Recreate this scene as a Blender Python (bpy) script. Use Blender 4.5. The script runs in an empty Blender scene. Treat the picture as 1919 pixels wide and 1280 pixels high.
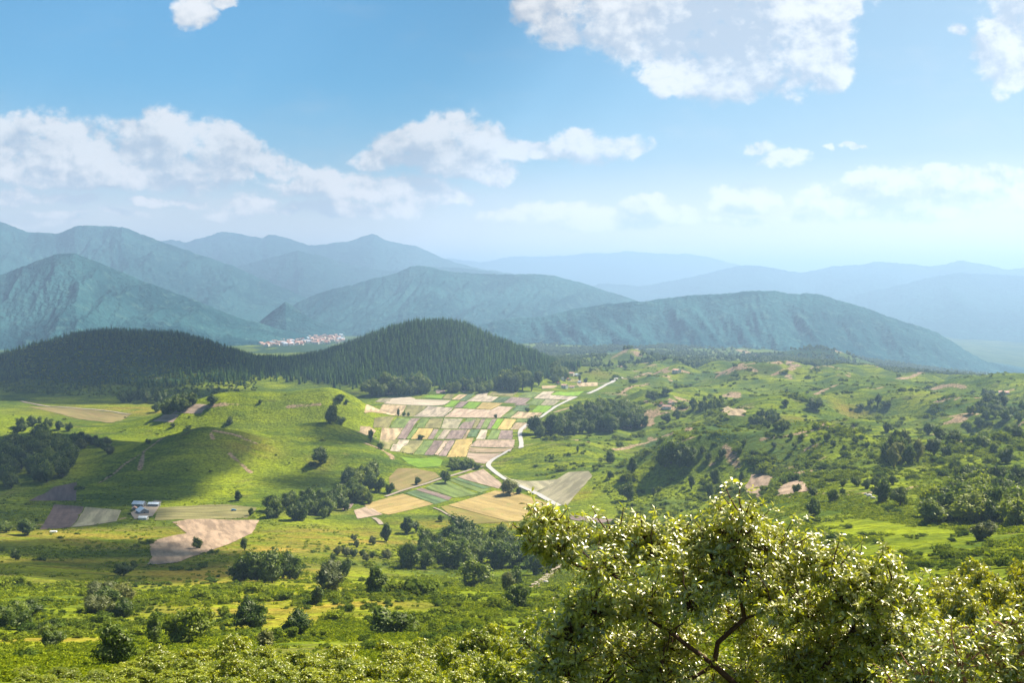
import bpy, math, random
import numpy as np
import bmesh
from mathutils import Vector, Matrix
from mathutils.geometry import delaunay_2d_cdt

random.seed(7)
RNG = np.random.default_rng(11)
SC = bpy.context.scene
COL = SC.collection

# ------------------------------------------------------------------ camera
CAMZ = 200.0
F = 1866.0
TH = math.atan(109.5 / F)
CT, ST = math.cos(TH), math.sin(TH)

def ray(px, py):
    """direction through a photo pixel, scaled to one metre forward: (x, 1, z)"""
    cx = (px - 959.5) / F
    cy = (639.5 - py) / F
    yy = CT + ST * cy
    return cx / yy, (-ST + CT * cy) / yy

def pix(x, y, z):
    """photo pixel of a world point (numpy)"""
    zz = z - CAMZ
    dep = y * CT - zz * ST
    up = y * ST + zz * CT
    return 959.5 + F * x / dep, 639.5 - F * up / dep

cam_d = bpy.data.cameras.new('camera')
cam = bpy.data.objects.new('camera', cam_d)
COL.objects.link(cam)
cam.location = (0, 0, CAMZ)
cam.rotation_euler = (math.pi / 2 - TH, 0, 0)
cam_d.sensor_width = 36
cam_d.lens = F / 1919 * 36
cam_d.clip_start = 0.3
cam_d.clip_end = 200000
SC.camera = cam

# ------------------------------------------------------------------ noise
def _hash(ix, iy, seed):
    h = (ix.astype(np.int64) * 374761393 + iy.astype(np.int64) * 668265263 + seed * 144269504)
    h = (h ^ (h >> 13)) * 1274126177
    h = h ^ (h >> 16)
    return (h & 0xFFFFFF).astype(np.float64) / 0xFFFFFF

def vnoise(x, y, seed=0):
    x = np.asarray(x, float); y = np.asarray(y, float)
    ix = np.floor(x); iy = np.floor(y)
    fx = x - ix; fy = y - iy
    fx = fx * fx * fx * (fx * (fx * 6 - 15) + 10); fy = fy * fy * fy * (fy * (fy * 6 - 15) + 10)
    a = _hash(ix, iy, seed); b = _hash(ix + 1, iy, seed)
    c = _hash(ix, iy + 1, seed); d = _hash(ix + 1, iy + 1, seed)
    return (a * (1 - fx) + b * fx) * (1 - fy) + (c * (1 - fx) + d * fx) * fy

def fbm(x, y, oct=4, seed=0, gain=0.5):
    """0-centred, about -0.5..0.5"""
    s = 0.0; a = 1.0; t = 0.0
    for k in range(oct):
        s = s + a * (vnoise(x + 17.3 * k, y - 9.1 * k, seed + k) - 0.5)
        t += a; a *= gain; x = x * 2.03; y = y * 2.03
    return s / t

def sst(a, b, x):
    t = np.clip((x - a) / (b - a), 0, 1)
    return t * t * (3 - 2 * t)

# ------------------------------------------------------------------ the lie of the land
KD = [1, 3, 10, 30, 60, 100, 170, 320, 400, 500, 680, 850, 1000, 1200, 1700, 2100, 2600, 3500, 5500, 8000, 12000, 25000, 48000]
FARZ = [-60, -95, -160, -250, -300, -300]
KC = {
    -400: [198, 197, 194.5, 188, 177, 163, 139, 100, 80, 58, 30, 14, 12, 10, 6, 3, 0] + FARZ,
    0:    [198, 197, 194.5, 187.5, 176, 162, 138, 99, 77, 54, 24, 6, 4, 3, 3, 2, 0] + FARZ,
    300:  [198, 197, 194.5, 187, 176, 162, 138, 99, 75, 50, 17, 2, 0, 0, 0, 0, 0] + FARZ,
    560:  [198, 197, 194.5, 187, 176, 162, 138, 100, 77, 54, 20, 2, 0, 0, 0, 0, 0] + FARZ,
    800:  [198, 197, 194.5, 187, 176, 162, 139, 101, 76, 46, 8, 0, 0, 0, 0, 0, 0] + FARZ,
    1050: [198, 197, 194.5, 187, 176, 162, 138, 98, 72, 42, 8, 0, 0, 0, 0, 0, 0] + FARZ,
    1250: [198, 197, 194.5, 187, 176, 162, 140, 101, 78, 52, 22, 12, 12, 14, 10, 4, 0] + FARZ,
    1500: [198, 197, 194.6, 187.4, 177, 164, 144, 112, 97, 84, 68, 57, 50, 44, 32, 14, 0] + FARZ,
    1919: [198, 197, 195, 188.4, 179, 168, 150, 120, 101, 90, 76, 67, 60, 48, 24, 2, -60, -180, -300, -320, -320, -320, -320],
    2400: [198, 197, 195, 189, 181, 171, 154, 128, 112, 100, 86, 76, 68, 54, 26, 0, -70, -200, -310, -320, -320, -320, -320],
}
NU, NL = 241, 600
UG = np.linspace(-1.6, 1.6, NU)
LG = np.linspace(math.log(1), math.log(48000), NL)
_pc = np.array(sorted(KC))
_uc = (_pc - 959.5) / F
_tab = np.array([np.interp(LG, np.log(KD), KC[p]) for p in _pc])          # columns x L
_g = np.empty((NU, NL))
for j in range(NL):
    _g[:, j] = np.interp(UG, _uc, _tab[:, j])

def _blur(a, s, ax):
    r = int(3 * s) + 1
    k = np.exp(-0.5 * (np.arange(-r, r + 1) / s) ** 2); k /= k.sum()
    p = [(0, 0), (0, 0)]; p[ax] = (r, r)
    b = np.pad(a, p, mode='edge')
    return np.apply_along_axis(lambda v: np.convolve(v, k, 'valid'), ax, b)
_g = _blur(_blur(_g, 5.5, 1), 4.0, 0)

def base(u, d):
    fu = np.clip((u - UG[0]) / (UG[1] - UG[0]), 0, NU - 1.001)
    fl = np.clip((np.log(np.maximum(d, 1.0)) - LG[0]) / (LG[1] - LG[0]), 0, NL - 1.001)
    i = fu.astype(int); j = fl.astype(int)
    a = fu - i; b = fl - j
    return (_g[i, j] * (1 - a) + _g[i + 1, j] * a) * (1 - b) + (_g[i, j + 1] * (1 - a) + _g[i + 1, j + 1] * a) * b

# hills: (px, distance, summit row, rx, ry, power)
HILLS = [
    (385, 1050, 801, 112, 84, 1.5), (540, 1380, 759, 150, 75, 2.0), (420, 1330, 762, 110, 70, 2.0),
    (625, 1330, 765, 60, 70, 2.0), (610, 1130, 806, 72, 58, 1.8), (690, 1040, 860, 55, 45, 1.9),
    (1060, 1130, 829, 62, 55, 2.0), (975, 1130, 862, 40, 40, 2.0), (1120, 1420, 772, 80, 100, 2.0),
    (1290, 985, 809, 85, 70, 1.6), (1395, 1940, 690, 80, 120, 1.7), (1540, 2050, 689, 130, 130, 1.9),
    (1200, 2040, 703, 70, 70, 2.0), (1265, 2080, 698, 60, 60, 2.0), (1730, 1950, 700, 70, 80, 2.0),
    (1775, 1600, 727, 80, 90, 2.0), (1860, 1750, 716, 120, 120, 2.0), (1560, 1650, 726, 70, 60, 2.0),
    (1530, 1080, 799, 75, 45, 2.0), (1440, 1330, 758, 70, 80, 1.8), (1700, 1230, 768, 90, 70, 2.0),
    (1830, 1000, 786, 90, 60, 2.0), (1090, 2150, 686, 110, 110, 1.9), (60, 1120, 815, 90, 80, 2.0),
    (-20, 1330, 776, 120, 70, 2.0), (1180, 2600, 655, 55, 60, 1.8), (1130, 2700, 668, 90, 80, 2.0), (1540, 3300, 652, 160, 120, 2.0),
    (1380, 3000, 672, 120, 120, 2.0), (1250, 3300, 664, 130, 130, 2.0),
]
FR = [(-500, 740), (-200, 712), (0, 668), (60, 650), (130, 631), (200, 623), (330, 629), (395, 645), (430, 662), (480, 680), (540, 682),
      (600, 670), (650, 652), (720, 624), (770, 609), (830, 606), (870, 612), (930, 640), (1000, 668), (1050, 695), (1110, 735)]
_fr_u = np.array([(p - 959.5) / F for p, r in FR])
_fr_v = np.array([ray(p, r)[1] for p, r in FR])

_hill_amp = []
def _setup_hills():
    for (px, d, row, rx, ry, p) in HILLS:
        u, v = ray(px, row)
        zt = CAMZ + v * d
        zb = float(base(np.array([u]), np.array([d]))[0])
        _hill_amp.append((u * d, d, max(zt - zb, 3.0), rx, ry, p))
_setup_hills()

def fieldmask(u, d):
    """1 on the flat valley floor under the plots"""
    lo = np.interp(d, [800, 1100, 1400, 1900], [-0.19, -0.16, -0.165, -0.18])
    hi = np.interp(d, [800, 900, 1000, 1300, 1900, 2000], [0.10, 0.08, 0.01, 0.02, 0.10, 0.10])
    return sst(lo - 0.03, lo, u) * (1 - sst(hi, hi + 0.02, u)) * sst(740, 830, d) * (1 - sst(1900, 2050, d))

def H(x, y):
    x = np.asarray(x, float); y = np.asarray(y, float)
    d = np.maximum(y, 1.0)
    u = x / d
    z = base(u, d)
    fm = fieldmask(u, d)
    near = sst(25, 200, d)
    rightness = sst(0.06, 0.14, u) * sst(620, 900, d) * (1 - sst(2300, 2800, d))
    z = z + (1 - fm) * near * (3.0 * fbm(x / 75, y / 75, 3, 3) + 1.4 * fbm(x / 22, y / 22, 3, 9)) * (1 - sst(4000, 9000, d))
    z = z + rightness * 50 * (np.abs(fbm(x / 210, y / 260, 3, 21)) * -1.4 + 0.12 + 0.8 * fbm(x / 120, y / 160, 2, 5)) * (1 - fm)
    # right shoulder: terraces of bracken
    z = z + sst(0.3, 0.4, u) * sst(150, 250, d) * (1 - sst(500, 700, d)) * 2.5 * fbm(x / 40, y / 60, 3, 31)
    for k, (hx, hy, a, rx, ry, p) in enumerate(_hill_amp):
        q = ((x - hx) / rx) ** 2 + ((y - hy) / ry) ** 2
        m = q < 9
        if np.any(m):
            r = np.sqrt(q[m] if q.ndim else q)
            add = a * np.exp(-(r ** p)) * (1 + 0.25 * fbm(x[m] / 40, y[m] / 40, 3, 40 + k) * np.minimum(r, 1)) if q.ndim else a * np.exp(-(r ** p))
            if q.ndim:
                z[m] += add
            else:
                z = z + add
    # the forested ridge behind the plots
    m = (d > 1300) & (d < 3300) & (u < 0.12)
    if np.any(m):
        um = u[m]; dm = d[m]
        zr = CAMZ + np.interp(um, _fr_u, _fr_v) * 2100
        t = (dm - 2100) / np.where(dm < 2100, 235.0, 330.0)
        g = np.exp(-np.abs(t) ** 1.75)
        zb = z[m]
        z[m] = zb + np.maximum(zr - zb, 0) * g * (1 + 0.10 * fbm(x[m] / 90, y[m] / 150, 3, 77) * np.minimum(np.abs(t), 1))
    return z

_MD = np.exp(np.linspace(math.log(4), math.log(30000), 1400))
def hit(px, py, dmin=0.0):
    """world point where the line of sight through a photo pixel meets the ground"""
    u, v = ray(px, py)
    d = _MD
    dz = CAMZ + v * d - H(u * d, d)
    ok = np.where((dz < 0) & (d > dmin))[0]
    if len(ok) == 0:
        i = len(d) - 1
        return np.array([u * d[i], d[i], float(H(np.array([u * d[i]]), np.array([d[i]]))[0])])
    i = ok[0]
    a, b = (d[i - 1], d[i]) if i else (d[0] * 0.9, d[0])
    dd = np.linspace(a, b, 24)
    z2 = CAMZ + v * dd - H(u * dd, dd)
    k = np.where(z2 < 0)[0]
    y = dd[k[0]] if len(k) else b
    return np.array([u * y, y, float(H(np.array([u * y]), np.array([y]))[0])])

# ------------------------------------------------------------------ object helpers
def tag(o, label=None, cat=None, group=None, kind=None):
    if label: o['label'] = label
    if cat: o['category'] = cat
    if group: o['group'] = group
    if kind: o['kind'] = kind
    return o

def link(name, me, mat=None, parent=None):
    o = bpy.data.objects.new(name, me)
    COL.objects.link(o)
    if mat is not None:
        for m in (mat if isinstance(mat, (list, tuple)) else [mat]):
            me.materials.append(m)
    if parent: o.parent = parent
    return o

def empty(name, loc, rz=0.0, sc=(1, 1, 1)):
    o = bpy.data.objects.new(name, None)
    COL.objects.link(o)
    o.location = loc; o.rotation_euler = (0, 0, rz); o.scale = sc
    o.empty_display_size = 0.5
    return o

def mesh_np(name, V, Fc, smooth=False, face_attr=None, mat_idx=None):
    """V (n,3); Fc (m,k) with one k for all faces, or a list of index lists"""
    me = bpy.data.meshes.new(name)
    V = np.asarray(V, np.float32)
    me.vertices.add(len(V)); me.vertices.foreach_set('co', V.ravel())
    if isinstance(Fc, np.ndarray):
        m, k = Fc.shape
        loops = Fc.astype(np.int32).ravel(); starts = np.arange(m, dtype=np.int32) * k
    else:
        m = len(Fc)
        ln = np.array([len(f) for f in Fc], np.int32)
        loops = np.array([i for f in Fc for i in f], np.int32)
        starts = np.concatenate([[0], np.cumsum(ln)[:-1]]).astype(np.int32)
    me.loops.add(len(loops)); me.loops.foreach_set('vertex_index', loops)
    me.polygons.add(m); me.polygons.foreach_set('loop_start', starts)
    if mat_idx is not None:
        me.polygons.foreach_set('material_index', np.asarray(mat_idx, np.int32))
    me.update(calc_edges=True)
    me.validate()
    if smooth: me.polygons.foreach_set('use_smooth', np.ones(m, bool))
    else: me.polygons.foreach_set('use_smooth', np.zeros(m, bool))
    if face_attr is not None:
        for nm, arr in face_attr.items():
            at = me.attributes.new(nm, 'FLOAT', 'FACE'); at.data.foreach_set('value', np.asarray(arr, np.float32))
    return me

class MB:
    """collects simple solids into one mesh"""
    def __init__(s): s.v = []; s.f = []; s.m = []
    def add(s, v, f, mi=0):
        b = len(s.v); s.v += [tuple(p) for p in v]; s.f += [[b + i for i in q] for q in f]; s.m += [mi] * len(f)
    def box(s, x0, x1, y0, y1, z0, z1, mi=0):
        v = [(x, y, z) for z in (z0, z1) for y in (y0, y1) for x in (x0, x1)]
        s.add(v, [(0, 2, 3, 1), (4, 5, 7, 6), (0, 1, 5, 4), (2, 6, 7, 3), (0, 4, 6, 2), (1, 3, 7, 5)], mi)
    def prism(s, prof, y0, y1, mi=0):
        """profile in x,z extruded along y"""
        n = len(prof)
        v = [(x, y0, z) for x, z in prof] + [(x, y1, z) for x, z in prof]
        f = [tuple(range(n)), tuple(range(2 * n - 1, n - 1, -1))] + [(i, i + n, (i + 1) % n + n, (i + 1) % n) for i in range(n)]
        s.add(v, f, mi)
    def cyl(s, c, r, h, ax=2, n=14, mi=0):
        v = []
        for e in (-h / 2, h / 2):
            for k in range(n):
                a = 2 * math.pi * k / n
                p = [r * math.cos(a), r * math.sin(a), e]
                if ax == 0: p = [p[2], p[0], p[1]]
                if ax == 1: p = [p[0], p[2], p[1]]
                v.append((c[0] + p[0], c[1] + p[1], c[2] + p[2]))
        s.add(v, [tuple(range(n))[::-1], tuple(range(n, 2 * n))] + [(k, (k + 1) % n, (k + 1) % n + n, k + n) for k in range(n)], mi)
    def mesh(s, name, smooth=False):
        return mesh_np(name, np.array(s.v, float), s.f, smooth, None, s.m)

def tube(path, radii, n=7):
    """tapered tube along a list of points -> verts, quad faces"""
    P = np.asarray(path, float)
    V = []; Q = []
    T = np.gradient(P, axis=0)
    for i in range(len(P)):
        t = T[i] / (np.linalg.norm(T[i]) + 1e-9)
        a = np.cross(t, [0.3, 0.2, 1.0] if abs(t[2]) < 0.9 else [1, 0, 0]); a /= np.linalg.norm(a) + 1e-9
        b = np.cross(t, a)
        for k in range(n):
            w = 2 * math.pi * k / n
            V.append(P[i] + radii[i] * (math.cos(w) * a + math.sin(w) * b))
    for i in range(len(P) - 1):
        for k in range(n):
            Q.append((i * n + k, i * n + (k + 1) % n, (i + 1) * n + (k + 1) % n, (i + 1) * n + k))
    return np.array(V), np.array(Q)

# ------------------------------------------------------------------ material helpers
class NT:
    def __init__(s, tree): s.t = tree; s.n = tree.nodes; s.l = tree.links
    def new(s, typ, **kw):
        nd = s.n.new(typ)
        for k, v in kw.items(): setattr(nd, k, v)
        return nd
    def put(s, sock, v):
        if isinstance(v, bpy.types.NodeSocket): s.l.new(v, sock)
        elif isinstance(v, (tuple, list)) and sock.type == 'RGBA' and len(v) == 3: sock.default_value = (*v, 1)
        else: sock.default_value = v
    def math(s, op, a, b=0.0, c=None, clamp=False):
        nd = s.new('ShaderNodeMath', operation=op, use_clamp=clamp)
        s.put(nd.inputs[0], a); s.put(nd.inputs[1], b)
        if c is not None: s.put(nd.inputs[2], c)
        return nd.outputs[0]
    def vmath(s, op, a, b=None, out=0):
        nd = s.new('ShaderNodeVectorMath', operation=op)
        s.put(nd.inputs[0], a)
        if b is not None: s.put(nd.inputs[1], b)
        return nd.outputs[out]
    def mix(s, fac, a, b, typ='MIX'):
        nd = s.new('ShaderNodeMix', data_type='RGBA', blend_type=typ)
        s.put(nd.inputs[0], fac); s.put(nd.inputs[6], a); s.put(nd.inputs[7], b)
        return nd.outputs[2]
    def noise(s, vec, scale, detail=4, rough=0.55, dist=0.0, out=0):
        nd = s.new('ShaderNodeTexNoise')
        s.put(nd.inputs['Vector'], vec)
        nd.inputs['Scale'].default_value = scale; nd.inputs['Detail'].default_value = detail
        nd.inputs['Roughness'].default_value = rough; nd.inputs['Distortion'].default_value = dist
        return nd.outputs[out]
    def ramp(s, v, lo, hi, a=0.0, b=1.0, smooth=True):
        nd = s.new('ShaderNodeMapRange', interpolation_type='SMOOTHSTEP' if smooth else 'LINEAR')
        s.put(nd.inputs[0], v); s.put(nd.inputs[1], lo); s.put(nd.inputs[2], hi); s.put(nd.inputs[3], a); s.put(nd.inputs[4], b)
        return nd.outputs[0]
    def attr(s, name):
        return s.new('ShaderNodeAttribute', attribute_name=name).outputs['Fac']
    def bump(s, h, strength, dist=1.0):
        nd = s.new('ShaderNodeBump'); nd.inputs['Strength'].default_value = strength; nd.inputs['Distance'].default_value = dist
        s.put(nd.inputs['Height'], h); return nd.outputs[0]

def material(name):
    m = bpy.data.materials.new(name); m.use_nodes = True
    nt = NT(m.node_tree); nt.n.clear()
    out = nt.new('ShaderNodeOutputMaterial')
    return m, nt, out

def surf(name, col, rough=0.9, spec=0.2, bump=None, metallic=0.0):
    m, nt, out = material(name)
    p = nt.new('ShaderNodeBsdfPrincipled')
    p.inputs['Roughness'].default_value = rough; p.inputs['Specular IOR Level'].default_value = spec; p.inputs['Metallic'].default_value = metallic
    tc = nt.new('ShaderNodeTexCoord').outputs['Object']
    n = nt.noise(tc, 1.3, 5, 0.6)
    c = nt.mix(nt.ramp(n, 0.3, 0.7), tuple(x * 0.78 for x in col), tuple(min(1, x * 1.15) for x in col))
    nt.put(p.inputs['Base Color'], c)
    nt.l.new(p.outputs[0], out.inputs[0])
    return m

def leafmat(name, dark, light, trans, tfac=0.4, gloss=0.0, grough=0.35, hue_obj=0.25):
    """foliage: diffuse + light through the leaf + a little sheen"""
    m, nt, out = material(name)
    tint = nt.attr('tint')
    rnd = nt.new('ShaderNodeObjectInfo').outputs['Random']
    c = nt.mix(tint, dark, light)
    k = nt.math('MULTIPLY_ADD', rnd, 2 * hue_obj, 1 - hue_obj)
    c = nt.mix(1.0, c, nt.new('ShaderNodeCombineColor').outputs[0], 'MULTIPLY')
    comb = c.node.inputs[7].links[0].from_node
    nt.put(comb.inputs[0], nt.math('MULTIPLY_ADD', rnd, 2.6 * hue_obj, 1 - 1.3 * hue_obj)); nt.put(comb.inputs[1], k); nt.put(comb.inputs[2], 1.0)
    d = nt.new('ShaderNodeBsdfDiffuse'); nt.put(d.inputs[0], c)
    t = nt.new('ShaderNodeBsdfTranslucent')
    nt.put(t.inputs[0], nt.mix(1.0, c, trans, 'MULTIPLY'))
    mx = nt.new('ShaderNodeMixShader'); mx.inputs[0].default_value = tfac
    nt.l.new(d.outputs[0], mx.inputs[1]); nt.l.new(t.outputs[0], mx.inputs[2])
    res = mx.outputs[0]
    if gloss > 0:
        g = nt.new('ShaderNodeBsdfGlossy'); g.inputs['Roughness'].default_value = grough
        g.inputs[0].default_value = (1, 0.96, 0.80, 1)
        m2 = nt.new('ShaderNodeMixShader'); m2.inputs[0].default_value = gloss
        nt.l.new(res, m2.inputs[1]); nt.l.new(g.outputs[0], m2.inputs[2]); res = m2.outputs[0]
    nt.l.new(res, out.inputs[0])
    return m
# ================================================================== ground sheet
def patch(px, row, d, rx, ry, x, y):
    """soft blob of land cover centred where that point of the ground lies"""
    u, _ = ray(px, row)
    q = ((x - u * d) / rx) ** 2 + ((y - d) / ry) ** 2
    return np.exp(-q)

def ridge_strip(pts, w, x, y):
    """band of bare earth following a line given by photo points"""
    P = np.array([hit(a, b)[:2] for a, b in pts])
    best = np.full(x.shape, 1e9)
    lo = P.min(0) - 4 * w; hi = P.max(0) + 4 * w
    m = (x > lo[0]) & (x < hi[0]) & (y > lo[1]) & (y < hi[1])
    if not m.any(): return np.zeros_like(x)
    xm = x[m]; ym = y[m]; bm = best[m]
    for a, b in zip(P[:-1], P[1:]):
        ab = b - a; L = (ab ** 2).sum() + 1e-9
        t = np.clip(((xm - a[0]) * ab[0] + (ym - a[1]) * ab[1]) / L, 0, 1)
        bm = np.minimum(bm, np.hypot(xm - a[0] - t * ab[0], ym - a[1] - t * ab[1]))
    best[m] = bm
    return 0.85 * np.exp(-(best / (0.8 * w)) ** 2)

def build_ground():
    us = np.concatenate([np.linspace(-1.6, -0.62, 60)[:-1], np.linspace(-0.62, 0.62, 720), np.linspace(0.62, 1.6, 60)[1:]])
    seg = [(1.2, 20, 40), (20, 120, 110), (120, 700, 230), (700, 2400, 330), (2400, 6000, 130), (6000, 47000, 70)]
    ys = np.concatenate([np.exp(np.linspace(math.log(a), math.log(b), n, endpoint=False)) for a, b, n in seg] + [[47000]])
    U, Y = np.meshgrid(us, ys)
    X = U * Y
    Z = H(X.ravel(), Y.ravel()).reshape(X.shape)
    # a strip behind the viewer keeps the sheet under the feet
    V = np.stack([X, Y, Z], -1).reshape(-1, 3)
    ny, nx = X.shape
    i = (np.arange(ny - 1)[:, None] * nx + np.arange(nx - 1)[None, :]).ravel()
    Fq = np.stack([i, i + 1, i + nx + 1, i + nx], 1)
    me = mesh_np('ground', V, Fq, smooth=True)
    x = V[:, 0]; y = V[:, 1]; u = x / y
    # land cover
    earth = np.zeros(len(x)); dry = np.zeros(len(x)); rough = np.zeros(len(x)); lush = np.zeros(len(x))
    for pts, w in EARTH_LINES:
        earth = np.maximum(earth, ridge_strip(pts, w, x, y))
    for px, row, rx, ry, a in DRY:
        p = hit(px, row)
        dry = np.maximum(dry, a * np.exp(-((x - p[0]) / rx) ** 2 - ((y - p[1]) / ry) ** 2))
    for px, row, rx, ry, a in EARTH_SPOTS:
        p = hit(px, row)
        earth = np.maximum(earth, a * np.exp(-((x - p[0]) / rx) ** 2 - ((y - p[1]) / ry) ** 2))
    for px, row, rx, ry, a in LUSH:
        p = hit(px, row)
        lush = np.maximum(lush, a * np.exp(-((x - p[0]) / rx) ** 2 - ((y - p[1]) / ry) ** 2))
    right = sst(0.05, 0.14, u) * sst(650, 900, y)
    n = fbm(x / 60, y / 90, 4, 51)
    rough = right * sst(-0.02, 0.2, n) * 0.8
    earth = np.maximum(earth, right * sst(0.17, 0.26, fbm(x / 45, y / 45, 4, 91)) * 0.8)
    wood = sst(2250, 2500, y) * sst(-0.09, 0.02, fbm(x / 300, y / 500, 4, 61)) * (1 - sst(0.2, 0.28, fbm(x / 200, y / 600, 3, 66)))
    hillmask = ((y > 1690) & (y < 2700) & (u < 0.05)) * sst(8, 30, H(x, y) - base(u, y))
    wood = np.maximum(wood, hillmask * 0.95)
    for nm, a in (('earth', earth), ('dry', dry), ('rough', rough), ('wood', wood), ('lush', lush)):
        at = me.attributes.new(nm, 'FLOAT', 'POINT'); at.data.foreach_set('value', a.astype(np.float32))
    o = link('ground', me, ground_material())
    tag(o, 'rolling green valley floor and hillsides under everything', 'ground', kind='structure')
    return o

EARTH_LINES = [
    ([(1150, 842), (1190, 834), (1230, 822), (1262, 812), (1292, 806)], 5.0), ([(1245, 842), (1275, 828), (1300, 818)], 2.5),
    ([(1360, 838), (1372, 855), (1385, 875)], 6.5), ([(1425, 824), (1470, 818), (1520, 806), (1560, 798)], 4.0), ([(1540, 800), (1600, 797)], 4.0),
    ([(940, 852), (985, 834), (1035, 826), (1080, 824), (1105, 830)], 3.5), ([(1040, 772), (1075, 761), (1110, 757)], 6),
    ([(1190, 707), (1215, 698), (1250, 697), (1290, 698)], 9), ([(1160, 738), (1185, 724), (1215, 718)], 7),
    ([(1450, 703), (1480, 693), (1530, 688), (1570, 690)], 10), ([(1590, 697), (1640, 706), (1680, 710)], 6),
    ([(1690, 709), (1720, 700), (1755, 697)], 11), ([(1755, 727), (1780, 722), (1805, 725)], 12), ([(1530, 738), (1550, 728), (1565, 722)], 8),
    ([(1345, 697), (1385, 690), (1415, 695)], 10), ([(1210, 752), (1240, 765), (1280, 768)], 7), ([(1255, 748), (1280, 755)], 8),
    ([(185, 905), (230, 872), (275, 842), (310, 818), (350, 804)], 2.2), ([(400, 808), (440, 815), (480, 830)], 3.0),
    ([(690, 832), (715, 842), (735, 858)], 5), ([(540, 763), (570, 760), (600, 757)], 4), ([(380, 765), (420, 757), (450, 757)], 5),
    ([(1560, 930), (1600, 926), (1640, 922)], 4), ([(1690, 918), (1735, 908)], 3), ([(1430, 942), (1490, 930), (1560, 925)], 2.5),
    ([(1420, 905), (1412, 935), (1425, 945)], 4), ([(1000, 1100), (1030, 1080), (1050, 1060), (1062, 1030)], 5),
    ([(1510, 842), (1530, 835)], 5), ([(1835, 955), (1900, 1000)], 2), ([(60, 985), (90, 982)], 2), ([(215, 975), (235, 970)], 3),
    ([(430, 850), (450, 868), (470, 885)], 3.5), ([(395, 812), (400, 822)], 3), ([(270, 845), (262, 880)], 3), ([(1820, 880), (1860, 892)], 3),
    ([(700, 740), (760, 735)], 5), ([(1110, 690), (1160, 700)], 7), ([(1060, 722), (1135, 718)], 6), ([(1480, 658), (1560, 656), (1610, 660)], 45),
    ([(1385, 655), (1440, 664)], 30), ([(1150, 668), (1170, 658), (1195, 653)], 18), ([(1270, 665), (1300, 660)], 10), ([(1535, 655), (1560, 653)], 40),
]
EARTH_SPOTS = [(1500, 885, 10, 8, 0.9), (1450, 880, 8, 8, 0.7), (275, 958, 12, 12, 1.0), (640, 1000, 9, 5, 0.6), (270, 1130, 7, 5, 0.9), (700, 1150, 14, 3, 0.5),
               (1540, 860, 8, 7, 0.7), (1865, 945, 7, 4, 0.8), (1075, 713, 40, 25, 0.6), (1290, 752, 25, 30, 0.6), (1390, 765, 20, 25, 0.6), (1440, 780, 18, 15, 0.5)]
DRY = [(420, 1080, 75, 70, 1.0), (200, 1010, 110, 50, 0.7), (560, 1130, 35, 45, 0.95), (620, 1010, 60, 50, 0.95), (520, 1030, 60, 40, 1.0), (730, 1010, 40, 30, 0.6), (900, 985, 60, 20, 0.9),
       (250, 1060, 110, 40, 0.6), (230, 770, 120, 60, 0.7), (470, 835, 30, 30, 0.5), (100, 1200, 18, 16, 0.8), (600, 1100, 25, 40, 0.8), (1065, 930, 25, 18, 0.7),
       (880, 1010, 40, 25, 0.9), (1000, 1010, 40, 25, 0.9), (560, 1160, 22, 25, 0.7), (1350, 960, 20, 10, 0.4), (1500, 790, 30, 40, 0.5), (1590, 770, 25, 40, 0.6),
       (1440, 700, 60, 40, 0.3), (1130, 700, 60, 50, 0.3), (590, 870, 20, 20, 0.4)]
LUSH = [(440, 880, 60, 70, 1.0), (580, 790, 100, 70, 1.0), (690, 795, 40, 60, 1.0), (300, 900, 90, 90, 0.5), (200, 845, 80, 80, 0.5), (1200, 910, 60, 50, 0.9), (1270, 925, 70, 50, 0.9), (1650, 1000, 70, 60, 0.9),
        (1600, 850, 30, 50, 0.9), (1200, 800, 60, 60, 0.7), (700, 1100, 60, 70, 1.0), (850, 1110, 60, 60, 0.8), (650, 985, 30, 20, 0.6), (340, 778, 60, 60, 1.0), (20, 790, 40, 60, 0.9), (1470, 840, 40, 40, 0.8),
        (90, 1190, 30, 30, 0.9), (440, 1180, 20, 30, 1.0), (1160, 760, 30, 40, 0.9), (1420, 720, 100, 90, 0.4)]

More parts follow.
